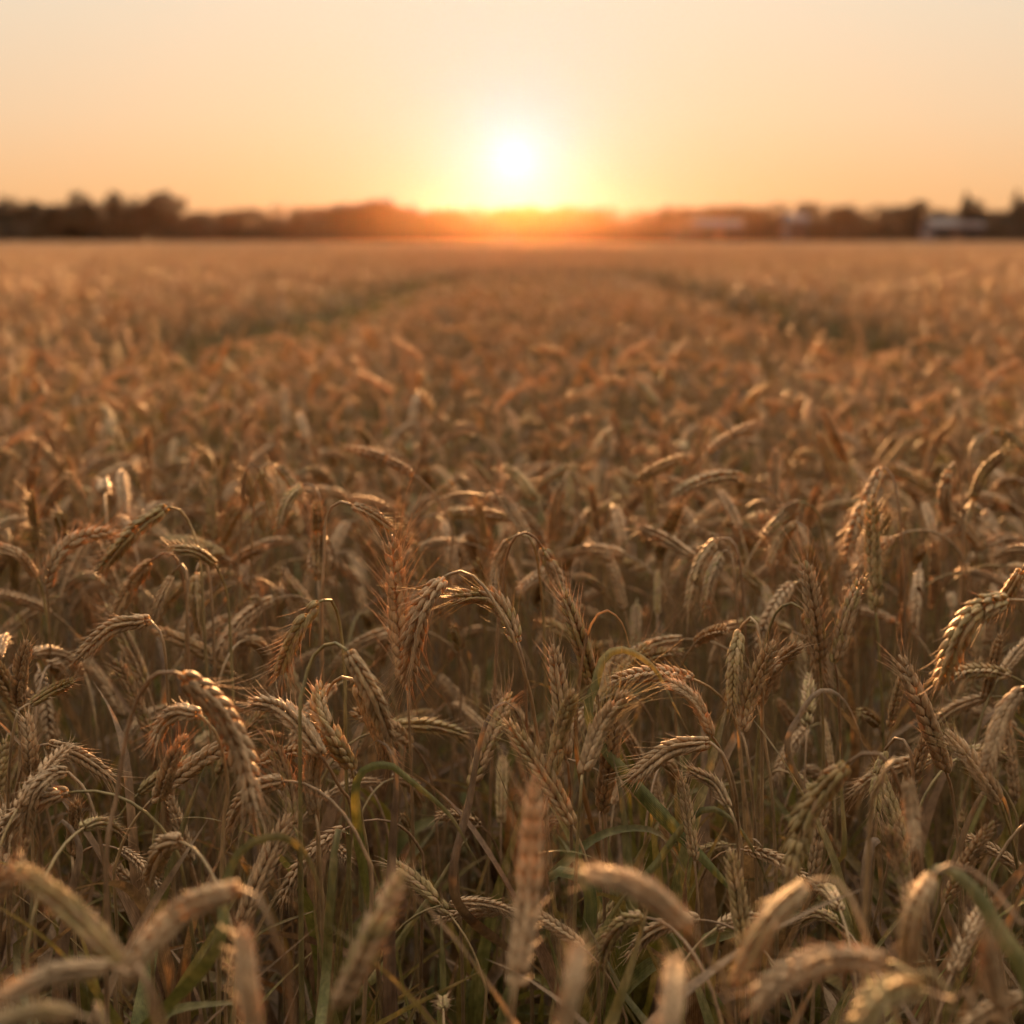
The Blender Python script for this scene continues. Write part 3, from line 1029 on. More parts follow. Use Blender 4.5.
# ------------------------------------------------------------------ traced stalks
# (distance, [photo pixels from stem to ear tip], index where the ear starts, landmark name, label)
HERO = [
    (.61, [(508, 1050), (516, 985), (528, 900), (534, 775)], 1, "the tall upright blurred ear", "tall upright out-of-focus ear nearest the lens, rising straight from the bottom edge"),
    (.62, [(322, 1060), (338, 1010), (372, 935), (404, 868)], 1, "the slanting blurred ear", "blurred ear slanting up out of the bottom edge beside a glowing green leaf"),
    (.58, [(262, 1090), (255, 1040), (248, 990), (242, 925)], 1, "the stubby upright ear", "blurred upright ear with bright spots just under the big brown arched ear"),
    (.60, [(292, 1030), (280, 955), (262, 903), (240, 889), (190, 906), (150, 942), (117, 988)], 3, "the brown arched ear", "smooth brown blurred ear arching down across two crossing ears"),
    (.62, [(172, 1050), (128, 968), (75, 915), (14, 864)], 1, "the upper crossing ear", "blurred ear rising diagonally behind the brown arched ear at the bottom corner"),
    (.58, [(160, 1040), (135, 978), (112, 967), (55, 974), (-5, 1000)], 2, "the lying blurred ear", "blurred ear lying level beneath the diagonal ear at the bottom corner"),
    (.55, [(120, 1080), (95, 1026), (75, 1014), (30, 1012), (-20, 1030)], 2, "the corner ear", "lowest blurred ear of the pile in the bottom corner under the level one"),
    (.60, [(735, 1050), (712, 970), (692, 930), (640, 888), (583, 871)], 2, "the drooping grey ear", "grey blurred ear bowing over beside the tall upright ear, tip towards it"),
    (.54, [(548, 1090), (560, 1040), (572, 990), (580, 942)], 1, "the short blurred ear", "short blurred upright ear beside the foot of the tallest blurred one"),
    (.55, [(660, 1090), (668, 1045), (672, 1000), (677, 955)], 1, "the second short ear", "blurred upright ear with an orange spot beneath the bowing grey ear"),
    (.64, [(900, 1040), (872, 955), (850, 897), (828, 877), (808, 883), (768, 922), (733, 985)], 4, "the lower hooked ear", "blurred ear hooked over above two lying ears near the bottom edge"),
    (.60, [(965, 1060), (912, 975), (888, 962), (830, 960), (782, 978), (742, 1018)], 2, "the long lying ear", "long blurred ear lying nearly level along the bottom edge, plump spikelets lit orange"),
    (.56, [(990, 1070), (945, 1005), (925, 990), (895, 990), (868, 1012), (852, 1060)], 2, "the plump bottom ear", "plump blurred ear crossing under the long lying ear at the bottom edge"),
    (.62, [(1012, 1080), (1002, 1030), (994, 980), (984, 930)], 1, "the right corner ear", "blurred pale ear standing upright by itself in the bottom right corner"),
    (.84, [(920, 860), (902, 795), (886, 760), (868, 752), (846, 764), (808, 812), (787, 885)], 4, "the fat arched ear", "fat ear arched over in front of a yellow leaf, orange rim along its back"),
    (.78, [(868, 860), (878, 790), (888, 765), (899, 760), (907, 778), (912, 812), (916, 852)], 4, "the dark hanging ear", "dark backlit ear hanging straight down, one edge glowing orange"),
    (.84, [(935, 1010), (920, 950), (911, 912), (902, 870), (889, 826)], 2, "the pale upright ear", "pale yellowish ear standing upright below the dark hanging ear"),
    (.66, [(1050, 990), (1015, 920), (985, 880), (952, 865), (934, 874), (914, 912), (905, 975)], 4, "the drooped brown ear", "blurred brown ear drooping from a broad arched stem beside the pale upright ear"),
    (.86, [(106, 900), (116, 800), (130, 720), (148, 682), (165, 671), (181, 675), (216, 706), (241, 752), (256, 818)], 5, "the big curved ear", "big sharp ear on a tall smooth arch, husks fringed with orange hairs"),
    (.98, [(152, 905), (157, 815), (160, 798), (170, 766), (186, 734)], 2, "the short pale ear", "short pale ear standing under the big curved ear, base still upright"),
    (.95, [(222, 860), (228, 790), (218, 738), (200, 715), (180, 712), (163, 724), (152, 748)], 3, "the tucked ear", "golden ear tucked beneath the big curved ear and bent the other way"),
    (1.0, [(360, 850), (338, 785), (322, 757), (300, 726), (277, 707), (247, 701)], 2, "the feathered ear", "ear bent level with a ragged dark tip, beside the big curved ear"),
    (1.0, [(300, 920), (298, 842), (294, 828), (288, 785), (273, 742)], 2, "the bristly ear", "bristly upright ear with flared husks below the ragged level ear"),
    (1.0, [(322, 900), (318, 830), (315, 815), (312, 775), (318, 735)], 2, "the olive ear", "olive upright ear standing right against the bristly flared one"),
    (.98, [(300, 760), (303, 690), (316, 652), (336, 643), (347, 651), (371, 692), (391, 742)], 4, "the lit arched ear", "arched ear with a bright lit stem along its upper edge, pointing to the red-tipped ear"),
    (1.04, [(318, 800), (321, 730), (328, 690), (345, 676), (357, 684), (377, 728), (396, 772)], 4, "the red-tipped ear", "arched ear with reddish tip hanging beneath the one with a bright lit stem"),
    (1.02, [(372, 900), (362, 820), (352, 770), (338, 745), (322, 715), (317, 680)], 2, "the plaited ear", "plaited ear leaning away from the two arched ears, wrapped by dry leaf"),
    (1.12, [(530, 860), (527, 760), (525, 672), (518, 642), (505, 612), (486, 597), (447, 598)], 3, "the crook ear", "ear bent like a crook with a level dark tip, beside the longest-bristled one"),
    (1.10, [(540, 760), (520, 660), (500, 612), (478, 580), (458, 571), (444, 577), (423, 606), (411, 650), (407, 690)], 5, "the long-bristled ear", "hanging ear with long bright bristles beside the crook-bent ear"),
    (1.18, [(412, 800), (408, 700), (405, 682), (398, 610), (392, 535)], 2, "the straight speckled ear", "straight upright speckled ear just behind the long-bristled hanging ear"),
    (1.25, [(322, 640), (324, 560), (327, 515), (340, 502), (352, 505), (372, 514), (394, 530)], 4, "the dark nodding ear", "dark ear nodding level onto the top of the straight speckled ear"),
    (1.12, [(606, 850), (601, 760), (598, 702), (594, 688), (580, 640), (562, 590)], 3, "the slanting sharp ear", "sharp pale ear slanting up to a dark hanging ear in the centre"),
    (1.25, [(495, 680), (502, 590), (509, 548), (520, 533), (532, 535), (542, 547), (556, 577), (573, 622)], 5, "the dark central ear", "dark ear arched over and lit along one edge, above the sharp slanting ear"),
    (1.30, [(545, 660), (540, 580), (533, 543), (521, 534), (508, 540), (497, 564), (493, 592)], 4, "the bronze ear", "bronze ear curling the opposite way from the dark central ear's arch"),
    (1.04, [(572, 880), (569, 775), (566, 760), (561, 702), (553, 644)], 2, "the thick upright ear", "thick pale upright ear, largest of the central cluster"),
    (.98, [(575, 900), (581, 790), (582, 775), (600, 728), (626, 690)], 2, "the tilted pale ear", "pale ear tilted outwards from the thick upright ear, orange bristles above"),
    (1.00, [(530, 880), (545, 810), (552, 780), (560, 735), (574, 690)], 2, "the leaf-wrapped ear", "pale ear half wrapped in a dry leaf against the thick upright one"),
    (1.06, [(604, 900), (600, 820), (601, 812), (608, 768), (616, 715)], 2, "the narrow ear", "narrow pale ear seen edge-on under the tilted pale ear"),
    (1.06, [(742, 900), (738, 820), (722, 755), (712, 736), (696, 702), (668, 680)], 3, "the golden leaning ear", "golden-edged ear leaning over the top of two drooping ears"),
    (1.02, [(738, 920), (738, 830), (735, 790), (724, 756), (710, 742), (670, 750), (627, 782)], 4, "the swooping ear", "ear swooping out level and down towards the central cluster"),
    (1.00, [(742, 930), (738, 850), (735, 822), (729, 808), (714, 784), (685, 768)], 3, "the blond ear", "blond ear pointing back beneath the swooping one"),
    (1.14, [(762, 760), (762, 670), (757, 625), (748, 618), (740, 630), (735, 662), (733, 712)], 4, "the slim hanging ear", "slim ear hanging beside a dark plump ear, both under thin arched stem"),
    (1.12, [(756, 860), (748, 760), (742, 732), (748, 700), (774, 640)], 2, "the dark plump ear", "dark plump ear standing open like a vase beside the slim hanging ear"),
    (1.15, [(775, 850), (765, 740), (758, 705), (772, 668), (803, 643)], 2, "the forked ear", "ear forking outwards from the dark plump ear with a ragged top"),
    (1.22, [(760, 720), (765, 650), (776, 613), (793, 603), (806, 613), (816, 645), (822, 690)], 4, "the thin-arched ear", "ear hanging from a thin pale arch above the forked ear"),
    (1.20, [(824, 800), (822, 700), (820, 662), (814, 612), (805, 560)], 2, "the spiky upright ear", "spiky brown ear standing straight up with flared tip"),
    (1.20, [(842, 800), (838, 690), (835, 664), (846, 620), (863, 576)], 2, "the V-partner ear", "ear leaning away from the spiky upright one so the two make a V"),
    (1.35, [(884, 760), (879, 650), (876, 612), (873, 555), (872, 495)], 2, "the edge-on ear", "thin ear seen edge-on, standing tall on a bare straw"),
    (1.5, [(905, 620), (900, 520), (892, 475), (882, 468), (871, 492), (856, 524), (845, 562)], 3, "the pink-lit ear", "pink-lit ear slanting down beside the thin edge-on ear"),
    (.95, [(1085, 760), (1062, 660), (1035, 605), (1008, 600), (985, 606), (962, 630), (938, 690)], 3, "the braided right ear", "thick braided ear arching in from the right edge, sharp and greyish"),
    (1.0, [(1075, 700), (1060, 600), (1048, 555), (1036, 553), (1022, 570), (1005, 598), (978, 622)], 4, "the edge ear", "greyish ear lying along the top of the braided one at the right edge"),
    (1.05, [(960, 900), (953, 800), (946, 772), (926, 716), (899, 655)], 2, "the bristling amber ear", "amber ear leaning back with bristling orange-lit husks"),
    (1.0, [(1025, 940), (1014, 850), (1001, 803), (976, 766), (945, 731)], 2, "the grey leaning ear", "smooth grey ear leaning the same way as the bristling amber one beside it"),
    (1.05, [(912, 860), (914, 790), (909, 748), (896, 738), (885, 750), (877, 780), (876, 818)], 4, "the golden hook", "golden ear hooked over just behind the dark hanging ear"),
    (.9, [(1085, 840), (1062, 740), (1040, 690), (1022, 688), (1002, 718), (985, 772)], 3, "the fat braided ear", "fat braided ear hanging at the right edge under the sharp greyish arch"),
    (1.32, [(205, 640), (200, 560), (191, 527), (180, 510), (168, 507), (136, 530), (97, 574)], 4, "the dark left ear", "dark ear arched above a lit arched pair, long tip pointing outwards"),
    (1.30, [(236, 760), (231, 650), (227, 594), (216, 565), (196, 552), (166, 549)], 3, "the sunlit arched ear", "arched ear with sunlit back curving the opposite way from the dark one above"),
    (1.34, [(190, 680), (186, 600), (178, 562), (166, 552), (150, 562), (132, 585), (112, 622)], 4, "the shadowed ear", "shadowed ear sweeping down out of the sunlit arched ear's top"),
    (1.34, [(52, 720), (50, 640), (47, 588), (54, 562), (76, 540), (116, 530)], 2, "the fringed ear", "ear curling over from a pale silvery fringe of awns near the left edge"),
    (1.18, [(172, 800), (168, 700), (163, 640), (150, 620), (112, 628), (74, 662)], 3, "the ragged low ear", "ragged dark ear drooping below the shadowed sweeping one"),
    (1.32, [(186, 700), (187, 620), (187, 575), (180, 564), (172, 575), (160, 600), (152, 622)], 4, "the small hanging ear", "small ear hanging under the sunlit arch, darkest on one side"),
    (1.34, [(216, 700), (213, 620), (208, 568), (200, 560), (196, 572), (196, 602), (201, 634)], 4, "the straight hanging ear", "ear hanging dead straight under the sunlit arch beside the smaller hanging one"),
    (1.4, [(60, 760), (52, 660), (43, 594), (36, 577), (20, 556), (-8, 544)], 3, "the left edge ear", "lit ear bowing off the left edge beside the silvery fringed ear"),
    (1.95, [(34, 560), (31, 510), (28, 497), (33, 468), (39, 438)], 2, "the far left pair", "yellow-lit ear standing upright behind the bowing left edge ear"),
    (1.5, [(236, 640), (240, 540), (245, 475), (252, 463), (259, 471), (269, 496), (276, 528)], 4, "the twin dark ear", "dark ear with glittering rim hanging from an arch, one of two crossing"),
    (1.52, [(250, 640), (252, 540), (257, 478), (268, 463), (277, 466), (290, 480), (303, 503)], 4, "the twin outer ear", "ear crossing over the one with the glittering rim, tip further out"),
    (1.46, [(322, 660), (323, 560), (320, 500), (312, 485), (303, 485), (288, 501), (277, 532)], 4, "the speckle-rimmed ear", "ear hooking back towards the two crossing ears, bright specks on its rim"),
    (1.44, [(322, 700), (319, 600), (318, 580), (318, 545), (317, 500)], 2, "the ear inside the hook", "upright ear standing behind the hooked speckle-rimmed one"),
    (1.1, [(346, 760), (345, 680), (340, 625), (331, 600), (319, 602), (298, 630), (278, 676)], 4, "the big grey braid", "large grey braided ear hanging from a tight bend, left of the long-bristled ear"),
    (1.1, [(20, 860), (20, 740), (18, 706), (20, 672), (28, 640)], 2, "the left thin ear", "thin upright ear at the left edge with an open tip"),
    (1.04, [(34, 900), (32, 800), (30, 786), (30, 750), (26, 712)], 2, "the left plump ear", "plump greenish ear standing beneath the open-tipped thin ear at the left edge"),
    (1.05, [(2, 900), (14, 800), (30, 752), (48, 744), (80, 756), (115, 780)], 3, "the left lying ear", "dull ear lying out level from the plump greenish one"),
    (1.08, [(8, 860), (10, 760), (18, 712), (30, 704), (50, 692), (74, 680)], 3, "the left upper ear", "stiff narrow ear pointing up and out above the dull lying one"),
    (.98, [(110, 930), (102, 850), (88, 795), (68, 772), (54, 774), (34, 792), (24, 830)], 3, "the left brown hook", "brown ear hooked over tightly below the dull lying ear"),
    (1.05, [(76, 960), (73, 870), (72, 856), (74, 835), (76, 800)], 2, "the withered ear", "small withered ear inside the curve of the brown hooked one"),
    (2.0, [(672, 620), (669, 520), (667, 500), (666, 466), (664, 430)], 2, "the green-lit ear", "yellow-green lit ear standing bolt upright in the soft rows"),
    (1.9, [(676, 620), (680, 520), (686, 488), (694, 462), (706, 424)], 2, "the orange-lit ear", "orange-lit ear leaning beside the yellow-green upright one"),
    (1.5, [(722, 700), (716, 620), (706, 575), (694, 558), (666, 540), (636, 526)], 3, "the smooth grey ear", "smooth grey ear lying out level above the empty stems"),
    (1.42, [(750, 720), (746, 640), (739, 558), (729, 538), (717, 540), (700, 566), (687, 612)], 4, "the pink double arch", "pinkish ear on the outer curve of a double arch"),
    (1.40, [(742, 740), (739, 650), (734, 572), (729, 550), (722, 553), (711, 580), (704, 614)], 4, "the inner arch ear", "knobbly ear hanging inside the pinkish double arch"),
    (1.8, [(595, 620), (593, 550), (588, 490), (578, 469), (568, 466), (550, 476), (537, 492)], 4, "the fine golden arch", "fine golden ear arching above the dark central ear"),
    (1.72, [(584, 620), (580, 540), (575, 482), (568, 472), (562, 484), (555, 508), (551, 540)], 4, "the fine golden drop", "fine golden ear dropping inside the other golden arch"),
    (1.55, [(836, 680), (832, 600), (823, 530), (812, 506), (799, 502), (780, 515), (764, 537)], 4, "the right grey arch", "grey ear arched above a second stubby ear in the right soft rows"),
    (1.5, [(828, 700), (824, 620), (815, 550), (806, 528), (796, 522), (781, 538), (768, 566)], 4, "the stubby ear", "stubby pale ear nested under the grey arch in the soft rows"),
    (1.7, [(978, 600), (974, 520), (970, 455), (979, 437), (991, 431), (1011, 437), (1028, 455)], 4, "the olive crest", "olive-lit ear cresting over near the right edge, highest there"),
    (1.62, [(958, 660), (962, 580), (966, 522), (972, 500), (986, 470), (1010, 449)], 3, "the dark rising ear", "dark ear rising diagonally to meet the olive crest"),
    (1.95, [(918, 600), (921, 500), (925, 478), (933, 452), (947, 426)], 2, "the orange plume", "orange-lit ear leaning out from the soft rows beside the olive crest"),
    (1.6, [(958, 640), (962, 560), (962, 490), (955, 463), (948, 470), (945, 496), (948, 526)], 4, "the rust hook", "rust-lit ear hooked straight down beside the dark rising ear"),
    (2.0, [(862, 600), (855, 500), (846, 462), (836, 436), (822, 408)], 2, "the yellow slanting ear", "yellow ear slanting back, standing clear of the soft rows"),
    (1.68, [(398, 640), (402, 570), (412, 530), (428, 516), (446, 514), (480, 514), (518, 520)], 4, "the level beaded ear", "beaded ear stretched out level, lit along its top"),
    (1.75, [(500, 640), (490, 560), (476, 500), (465, 478), (452, 482), (436, 500), (428, 528)], 4, "the soft brown arch", "soft brown ear bending down over the level beaded one"),
]
# extra traced leaves: hero index -> list of (distance, pixels, width, colour value)
EXTRA = {
    19: [(1.0, [(364, 980), (362, 900), (360, 830), (357, 790)], .015, .76)],
    36: [(.98, [(446, 1040), (444, 980), (442, 930), (440, 898)], .014, .84),
         (1.02, [(500, 1040), (512, 980), (524, 930), (540, 890)], .014, .70)],
    37: [(1.0, [(632, 930), (628, 860), (622, 800), (612, 752)], .016, .80),
         (.95, [(655, 1050), (622, 990), (598, 945), (582, 915)], .013, .78),
         (.97, [(578, 980), (604, 930), (632, 885), (646, 862)], .016, .88)],
    6: [(.95, [(26, 1000), (30, 930), (34, 880), (38, 850)], .020, .77)],
    13: [(.96, [(960, 1050), (972, 990), (985, 950), (1000, 925)], .012, .88)],
    40: [(1.0, [(700, 960), (716, 930), (740, 912), (768, 920)], .009, .86)],
    1: [(.92, [(322, 1010), (329, 915), (336, 838), (344, 828), (350, 842), (346, 900), (336, 975)], .012, .80)],
    35: [(.98, [(592, 900), (560, 870), (548, 880), (600, 836), (655, 832), (684, 872), (694, 905)], .013, .78)],
    39: [(1.0, [(648, 905), (662, 858), (700, 812), (730, 818), (758, 858), (772, 900)], .011, .72),
         (1.05, [(600, 740), (598, 680), (608, 655), (628, 650), (655, 668), (672, 700), (690, 735)], .013, .76)],
    31: [(1.08, [(578, 760), (580, 680), (590, 628), (605, 610), (622, 622), (630, 650), (634, 684)], .005, .99)],
    27: [(1.05, [(372, 1010), (388, 960), (430, 895), (458, 850), (470, 835)], .015, .83),
         (1.02, [(456, 900), (470, 800), (482, 735), (500, 702), (520, 715), (528, 760)], .010, .20)],
    16: [(.98, [(862, 980), (866, 900), (870, 850), (878, 838), (882, 880), (880, 940)], .020, .22)],
    18: [(.78, [(214, 960), (226, 890), (244, 850), (280, 838), (306, 856), (324, 900)], .019, .68),
         (1.0, [(150, 960), (165, 890), (182, 830), (196, 790), (208, 760)], .016, .80)],
    17: [(.7, [(1040, 1010), (1000, 930), (970, 885), (940, 866), (920, 885), (915, 930)], .018, .70)],
    74: [(1.0, [(60, 1000), (70, 900), (80, 850), (62, 820), (50, 840)], .016, .15)],
    14: [(1.0, [(842, 900), (846, 850), (842, 790), (840, 740)], .016, .93)],
    52: [(1.0, [(950, 920), (960, 850), (985, 792), (1005, 800), (1016, 850)], .012, .42)],
    21: [(1.0, [(390, 960), (392, 860), (396, 770), (380, 740), (364, 752)], .013, .18),
         (.97, [(356, 790), (385, 765), (410, 780), (450, 815), (470, 850), (482, 870)], .009, .62)],
    46: [(1.15, [(790, 760), (800, 715), (822, 690), (845, 700), (862, 740), (866, 790)], .008, .30)],
}

hero_info = []        # (landmark, px, py)
for hi_, (d, pix, ei, short, label) in enumerate(HERO):
    rr = random.Random(500 + hi_)
    lean_back = {0: .095, 1: .055, 2: .04, 7: .03, 8: .04, 9: .04, 13: .03}.get(hi_, 0.0)
    depth = [d + lean_back * max(0.0, (i - ei) / max(1, len(pix) - 1 - ei)) + 0.012 * math.sin(i * 1.3 + hi_) for i in range(len(pix))]
    pts = [px_point(u, v, dd) for (u, v), dd in zip(pix, depth)]
    p0, p1 = pts[0], pts[1]
    # continue the stem down to the soil
    dirn = (p0 - p1) / max(1e-6, abs(p0[2] - p1[2]))
    root = p0 + np.array((np.clip(dirn[0], -0.35, 0.35), rr.uniform(-0.06, 0.06), 0)) * p0[2] * 0.5
    root[2] = -0.01
    mid = p0 * 0.55 + root * 0.45
    base = np.array((root[0], root[1], 0.0))
    ctrl = [root - base, mid - base] + [p - base for p in pts]
    full = catmull(ctrl[:2 + ei + 1], 160)
    stem_pts = full[np.unique(np.concatenate([np.arange(0, 90, 9), np.arange(90, 159, 2), [159]]))]
    ear_pts = catmull([p - base for p in pts[ei:]], 26)
    el = float(np.linalg.norm(np.diff(ear_pts, axis=0), axis=1).sum())
    rnd = rr.random()
    o = empty("wheat_stalk", tuple(base))
    tag(o, label, "wheat")
    gs, ge = Geo(), Geo()
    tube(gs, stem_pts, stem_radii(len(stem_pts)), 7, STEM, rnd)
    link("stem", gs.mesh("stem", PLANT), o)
    wid = float(np.clip(0.095 / el, 0.85, 1.35))
    ear(ge, ear_pts, el, rnd, True, rr.choice((0.8, 1.1, 1.5)) + (1.6 if "bristle" in label or "hairs" in label else 0), rr.uniform(0, 3.14), wid ** 0.7 * (0.86 if d < 0.7 else 1.02), 25 if d < 0.7 else rr.uniform(15, 22))
    link("ear", ge.mesh("ear", PLANT), o)
    for (path, w, r, dd, fold, tw, wv) in random_leaves(stem_pts, 0.8, rr, 3):
        gl = Geo()
        blade(gl, catmull(path, 18), w, r, LEAF, dd, 4, fold, tw, wv)
        link("leaf", gl.mesh("leaf", PLANT), o)
    for (ld, lpix, w, r) in EXTRA.get(hi_, []):
        gl = Geo()
        lp = [px_point(u, v, ld + 0.01 * i) - base for i, (u, v) in enumerate(lpix)]
        lo = point_at(stem_pts, max(0.2, lp[0][2] - 0.12))
        path = catmull([lo] + lp, 34)
        blade(gl, path, w, r, 4, (0.9, 0.35, 0.1), 4, 0.45, rr.uniform(-0.5, 0.5), 0.25)
        link("leaf", gl.mesh("leaf", PLANT), o)
    t = project(base + ear_pts[len(ear_pts) // 2])
    hero_info.append((short, t[0], t[1]))

# ------------------------------------------------------------------ near stalks, copied from prototypes
N_PROTO = 30
PROTO = []
for i in range(N_PROTO):
    bend = None
    if i % 5 == 0:
        bend = random.uniform(0.1, 0.6)
    gs, ge, gl, sp, e = make_variant(1000 + i, 2, bend)
    PROTO.append(dict(stem=gs.mesh("stem", PLANT), ear=ge.mesh("ear", PLANT), leaves=[l.mesh("leaf", PLANT) for l in gl],
                      geo=whole((gs, ge, gl)), sp=sp, e=e))

NEAR_TARGET = 300 - len(HERO)
cand = []
hero_mid = np.array([(a, b) for _, a, b in hero_info])
tries = 0
while len(cand) < 330 and tries < 6000:
    tries += 1
    y = random.uniform(0.55, 2.0) ** 1.0
    x = random.uniform(-0.42, 0.42) * y
    if any((x - c[0]) ** 2 + (y - c[1]) ** 2 < (0.085 if y < 1.15 else 0.05) ** 2 for c in cand):
        continue
    k = random.randrange(N_PROTO)
    s = random.uniform(0.74, 0.94) if y < 1.5 else random.uniform(0.86, 1.03)
    rz = random.uniform(0, 6.283)
    e = PROTO[k]["e"]
    m = e[len(e) // 2] * s
    wp = np.array((x + m[0] * math.cos(rz) - m[1] * math.sin(rz), y + m[0] * math.sin(rz) + m[1] * math.cos(rz), m[2]))
    pj = project(wp)
    if pj is None or not (-5 < pj[0] < 1029 and 380 < pj[1] < 1034) or wp[1] < 0.9:
        continue
    cand.append((x, y, k, s, rz, pj[0], pj[1], wp[1]))
cand.sort(key=lambda c: c[7])
near = cand[:NEAR_TARGET]


def shape_word(e):
    t = unit(e[-1] - e[-3])
    z = t[2]
    if z > 0.75:
        return "upright"
    if z > 0.15:
        return "leaning"
    if z > -0.45:
        return "nodding"
    return "hooked"


used_labels = {t[4] for t in HERO}


def short_of(i):
    return hero_info[i][0]


def near_label(c):
    """A label from the stalk's shape and the traced stalks around it."""
    x, y, k, s, rz, u, v, dd = c
    dist = np.hypot(hero_mid[:, 0] - u, hero_mid[:, 1] - v)
    order = np.argsort(dist)
    w = shape_word(PROTO[k]["e"])
    opts = []
    for i in order[:5]:
        i = int(i)
        rel = "below" if v > hero_mid[i, 1] + 28 else ("above" if v < hero_mid[i, 1] - 28 else "beside")
        if HERO[i][0] < dd - 0.12:
            rel = "behind"
        opts.append(f"{w} ear on dry straw {rel} {short_of(i)}")
    for a in range(4):
        for b in range(a + 1, 6):
            opts.append(f"{w} ear between {short_of(int(order[a]))} and {short_of(int(order[b]))}")
    for o in opts:
        if o not in used_labels and len(o.split()) <= 16:
            used_labels.add(o)
            return o
    return f"{w} ear among the crowded stalks near {short_of(int(order[0]))}"


for c in near:
    x, y, k, s, rz, u, v, dd = c
    P = PROTO[k]
    o = empty("wheat_stalk", (x, y, 0), rz)
    o.scale = (s, s, s)
    tag(o, near_label(c), "wheat")
    link("stem", P["stem"], o)
    link("ear", P["ear"], o)
    for l in P["leaves"][:3]:
        link("leaf", l, o)

# ------------------------------------------------------------------ the rest of the field
variants = [p["geo"] for p in PROTO]
for i in range(18):
    variants.append(whole(make_variant(3000 + i, 1)))
MID0, MIDN = N_PROTO, 18
SHOOT0, SHOOTN = len(variants), 14
for i in range(SHOOTN):
    rr = random.Random(5200 + i)
    gs, ge, gl, sp, e = make_variant(5000 + i, 2, 0.3, rr.uniform(0.62, 0.84))
    g = Geo()
    cut = sp[:rr.randint(12, 17)]
    tube(g, cut, np.linspace(0.0022, 0.0014, len(cut)), 6, STEM, rr.random())
    tall = i % 2 == 0
    for q in range(7):
        az = rr.uniform(0, 6.28)
        if tall:
            path = leaf_path(point_at(cut, cut[:, 2].max() * rr.uniform(0.5, 0.98)), az, rr.uniform(0.26, 0.42), rr.uniform(0.02, 0.2), rr.uniform(0.1, 0.7), rr)
        else:
            path = leaf_path(point_at(cut, cut[:, 2].max() * rr.uniform(0.35, 1.0)), az, rr.uniform(0.16, 0.30), rr.uniform(0.05, 0.4), rr.uniform(0.3, 1.3), rr)
        blade(g, catmull(path, 18), rr.uniform(0.012, 0.023), rr.uniform(0.55, 0.93) if q % 3 else rr.random(), LEAF, (-math.sin(az), math.cos(az), 0.1), 4, rr.uniform(0.1, 0.9),
              rr.uniform(-2.2, 2.2), rr.uniform(0, 0.7))
    variants.append(g)
TILE0 = len(variants)
TILES = 5
for i in range(TILES):
    g = Geo()
    rr = random.Random(9000 + i)
    lows = [whole(make_variant(7000 + i * 20 + j, 0, h=rr.uniform(0.76, 0.88))) for j in range(14)]
    for q in range(150):
        a = rr.uniform(0, 6.28)
        s = rr.uniform(0.92, 1.06)
        M = np.eye(4)
        M[:3, :3] = np.array(((math.cos(a), -math.sin(a), 0), (math.sin(a), math.cos(a), 0), (0, 0, 1))) * s
        M[:3, 3] = (rr.uniform(-0.5, 0.5), rr.uniform(-0.5, 0.5), 0)
        g.merge(rr.choice(lows), M)
    variants.append(g)

pos, rot, scl, pick = [], [], [], []


def drop(x, y, rz, s, k, tilt=(0, 0)):
    pos.append((x, y, 0.0))
    rot.append((tilt[0], tilt[1], rz))
    scl.append(s if isinstance(s, tuple) else (s, s, s))
    pick.append(k)


taken = [(c[0], c[1]) for c in near]
# near and middle rows, single stalks
y = -1.2
cell = 0.058
while y < 9.0:
    half = 0.40 * max(y, 0) + 1.6
    step = cell if y < 2.5 else cell * 1.2
    x = -half
    while x < half:
        px_, py_ = x + random.uniform(-.5, .5) * step * 1.3, y + random.uniform(-.5, .5) * step * 1.3
        x += step
        if in_track(px_, py_, 0.02):
            continue
        inside = abs(px_) < 0.40 * py_ + 0.05
        if inside and 0.5 < py_ < 1.9:
            # sparser among the individually placed stalks, and only short tillers
            if random.random() < 0.08:
                continue
            s = random.uniform(0.62, 0.84) if py_ < 1.45 else random.uniform(0.8, 0.98)
        elif py_ < 0.5 and abs(px_) < 0.5:
            if py_ > -0.25 and abs(px_) < 0.3:
                continue
            s = random.uniform(0.6, 0.85)
        else:
            s = random.uniform(0.82, 0.95) if random.random() < 0.88 else random.uniform(0.95, 1.04)
        if py_ > 4.8:
            (_, e0), (e1, _) = track_edges(py_)
            if e0 < px_ < e0 + 0.55 or e1 - 0.5 < px_ < e1:
                s *= 0.90
        k = random.randrange(N_PROTO) if py_ < 2.7 else MID0 + random.randrange(MIDN)
        if inside and 0.4 < py_ < 1.6 and random.random() < 0.93:
            if random.random() < 0.12:
                continue
            k = SHOOT0 + random.randrange(SHOOTN)
            s = random.uniform(0.72, 0.95)
        drop(px_, py_, random.uniform(0, 6.283), s, k, (random.uniform(-.05, .05), random.uniform(-.05, .05)))
    y += step

# far rows, square patches of stalks between the wheel tracks
def strips(step, y):
    out = []
    (l0, a), (b, r1) = track_edges(y)
    n = max(1, round((b - a) / step))
    for i in range(n):
        out.append((a + (b - a) * (i + 0.5) / n, (b - a) / n))
    for i in range(int(120 / step)):
        out.append((l0 - step * (i + 0.5), step))
        out.append((r1 + step * (i + 0.5), step))
    return out


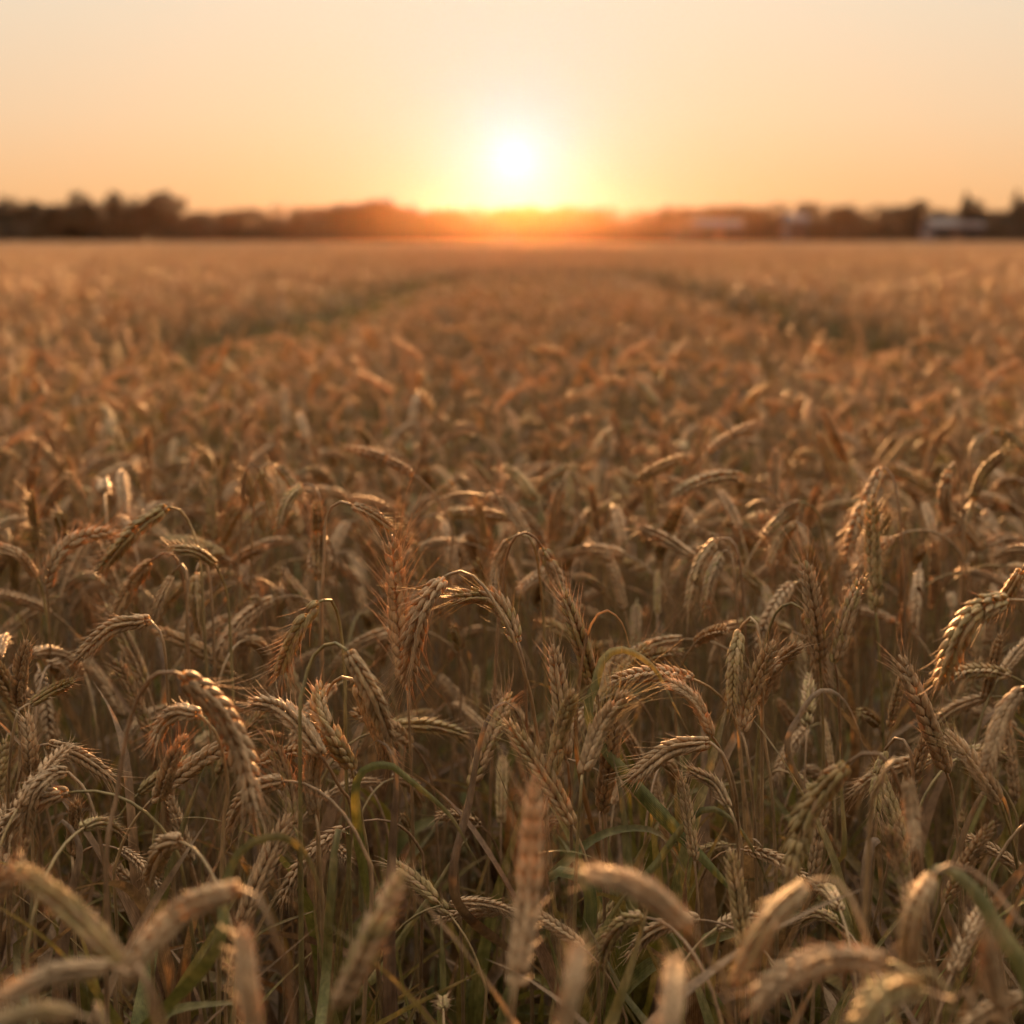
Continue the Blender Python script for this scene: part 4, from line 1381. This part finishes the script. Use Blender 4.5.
y = 9.0
while y < 212:
    step = 1.0 if y < 40 else (2.0 if y < 100 else 4.0)
    yc = y + step / 2
    for xc, w in strips(step, yc):
        if abs(xc) > 0.40 * yc + 2.5:
            continue
        if step == 1.0 and xc > 2.4 and 15.0 < yc < 16.0:
            continue
        ang = random.choice((0, 1, 2, 3)) * math.pi / 2
        sx, sy = (w, step) if abs(math.sin(ang)) < 0.5 else (step, w)
        drop(xc, yc, ang, (sx, sy, random.uniform(0.88, 0.94) * (0.92 if yc < 17 and (0 < xc - track_edges(yc)[0][1] < 0.7 or 0 < track_edges(yc)[1][0] - xc < 0.6) else 1.0)), TILE0 + random.randrange(TILES))
    y += step

scatter_object("wheat_field", variants, np.array(pos), np.array(rot), np.array(scl), np.array(pick), PLANT,
               "sea of ripe brown wheat filling the field behind and between the nearest stalks", "wheat")

# ------------------------------------------------------------------ green growth in the wheel tracks
tufts = []
for i in range(5):
    g = Geo()
    rr = random.Random(400 + i)
    for q in range(26):
        az = rr.uniform(0, 6.28)
        b = (rr.uniform(-.13, .13), rr.uniform(-.13, .13), 0)
        path = leaf_path(b, az, rr.uniform(0.3, 0.56), rr.uniform(0.05, 0.3), rr.uniform(0.3, 0.9), rr, 8)
        blade(g, path, rr.uniform(0.006, 0.011), rr.random(), 3, (-math.sin(az), math.cos(az), 0), 1, 0.2, rr.uniform(-1, 1))
    tufts.append(g)
tp, trt, ts, tk = [], [], [], []
for side_ in (0, 1):
    yy = 4.6
    while yy < (17 if side_ == 0 else 60):
        a, b = track_edges(yy)[side_]
        for _ in range(3 if yy < 40 else 2):
            tp.append((random.uniform(a + 0.03, b - 0.03), yy + random.uniform(-.1, .1), 0))
            trt.append((0, 0, random.uniform(0, 6.28)))
            s = random.uniform(1.45, 1.7) if side_ == 0 else random.uniform(0.7, 1.0)
            ts.append((s, s, s))
            tk.append(random.randrange(5))
        yy += 0.16 if yy < 20 else 0.3
scatter_object("grass", tufts, np.array(tp), np.array(trt), np.array(ts), np.array(tk), PLANT,
               "green grass growing along the two wheel tracks through the wheat", "grass")

# ------------------------------------------------------------------ evening haze
g = Geo()
box(g, -450, 450, -70, 445, -1.2, 9.0)
hm = bpy.data.materials.new("haze")
hm.use_nodes = True
hn = hm.node_tree.nodes
hn.clear()
ho = hn.new("ShaderNodeOutputMaterial")
pv = hn.new("ShaderNodeVolumePrincipled")
pv.inputs["Color"].default_value = (1.0, 0.56, 0.30, 1)
pv.inputs["Density"].default_value = 0.000018
pv.inputs["Anisotropy"].default_value = 0.93
hm.node_tree.links.new(pv.outputs[0], ho.inputs["Volume"])
me = bpy.data.meshes.new("haze")
v, f, m, c = g.arrays()
me.from_pydata(v.tolist(), [], f)
me.materials.append(hm)
tag(link("haze", me), "thin golden evening haze over the whole field", "haze", kind="stuff")
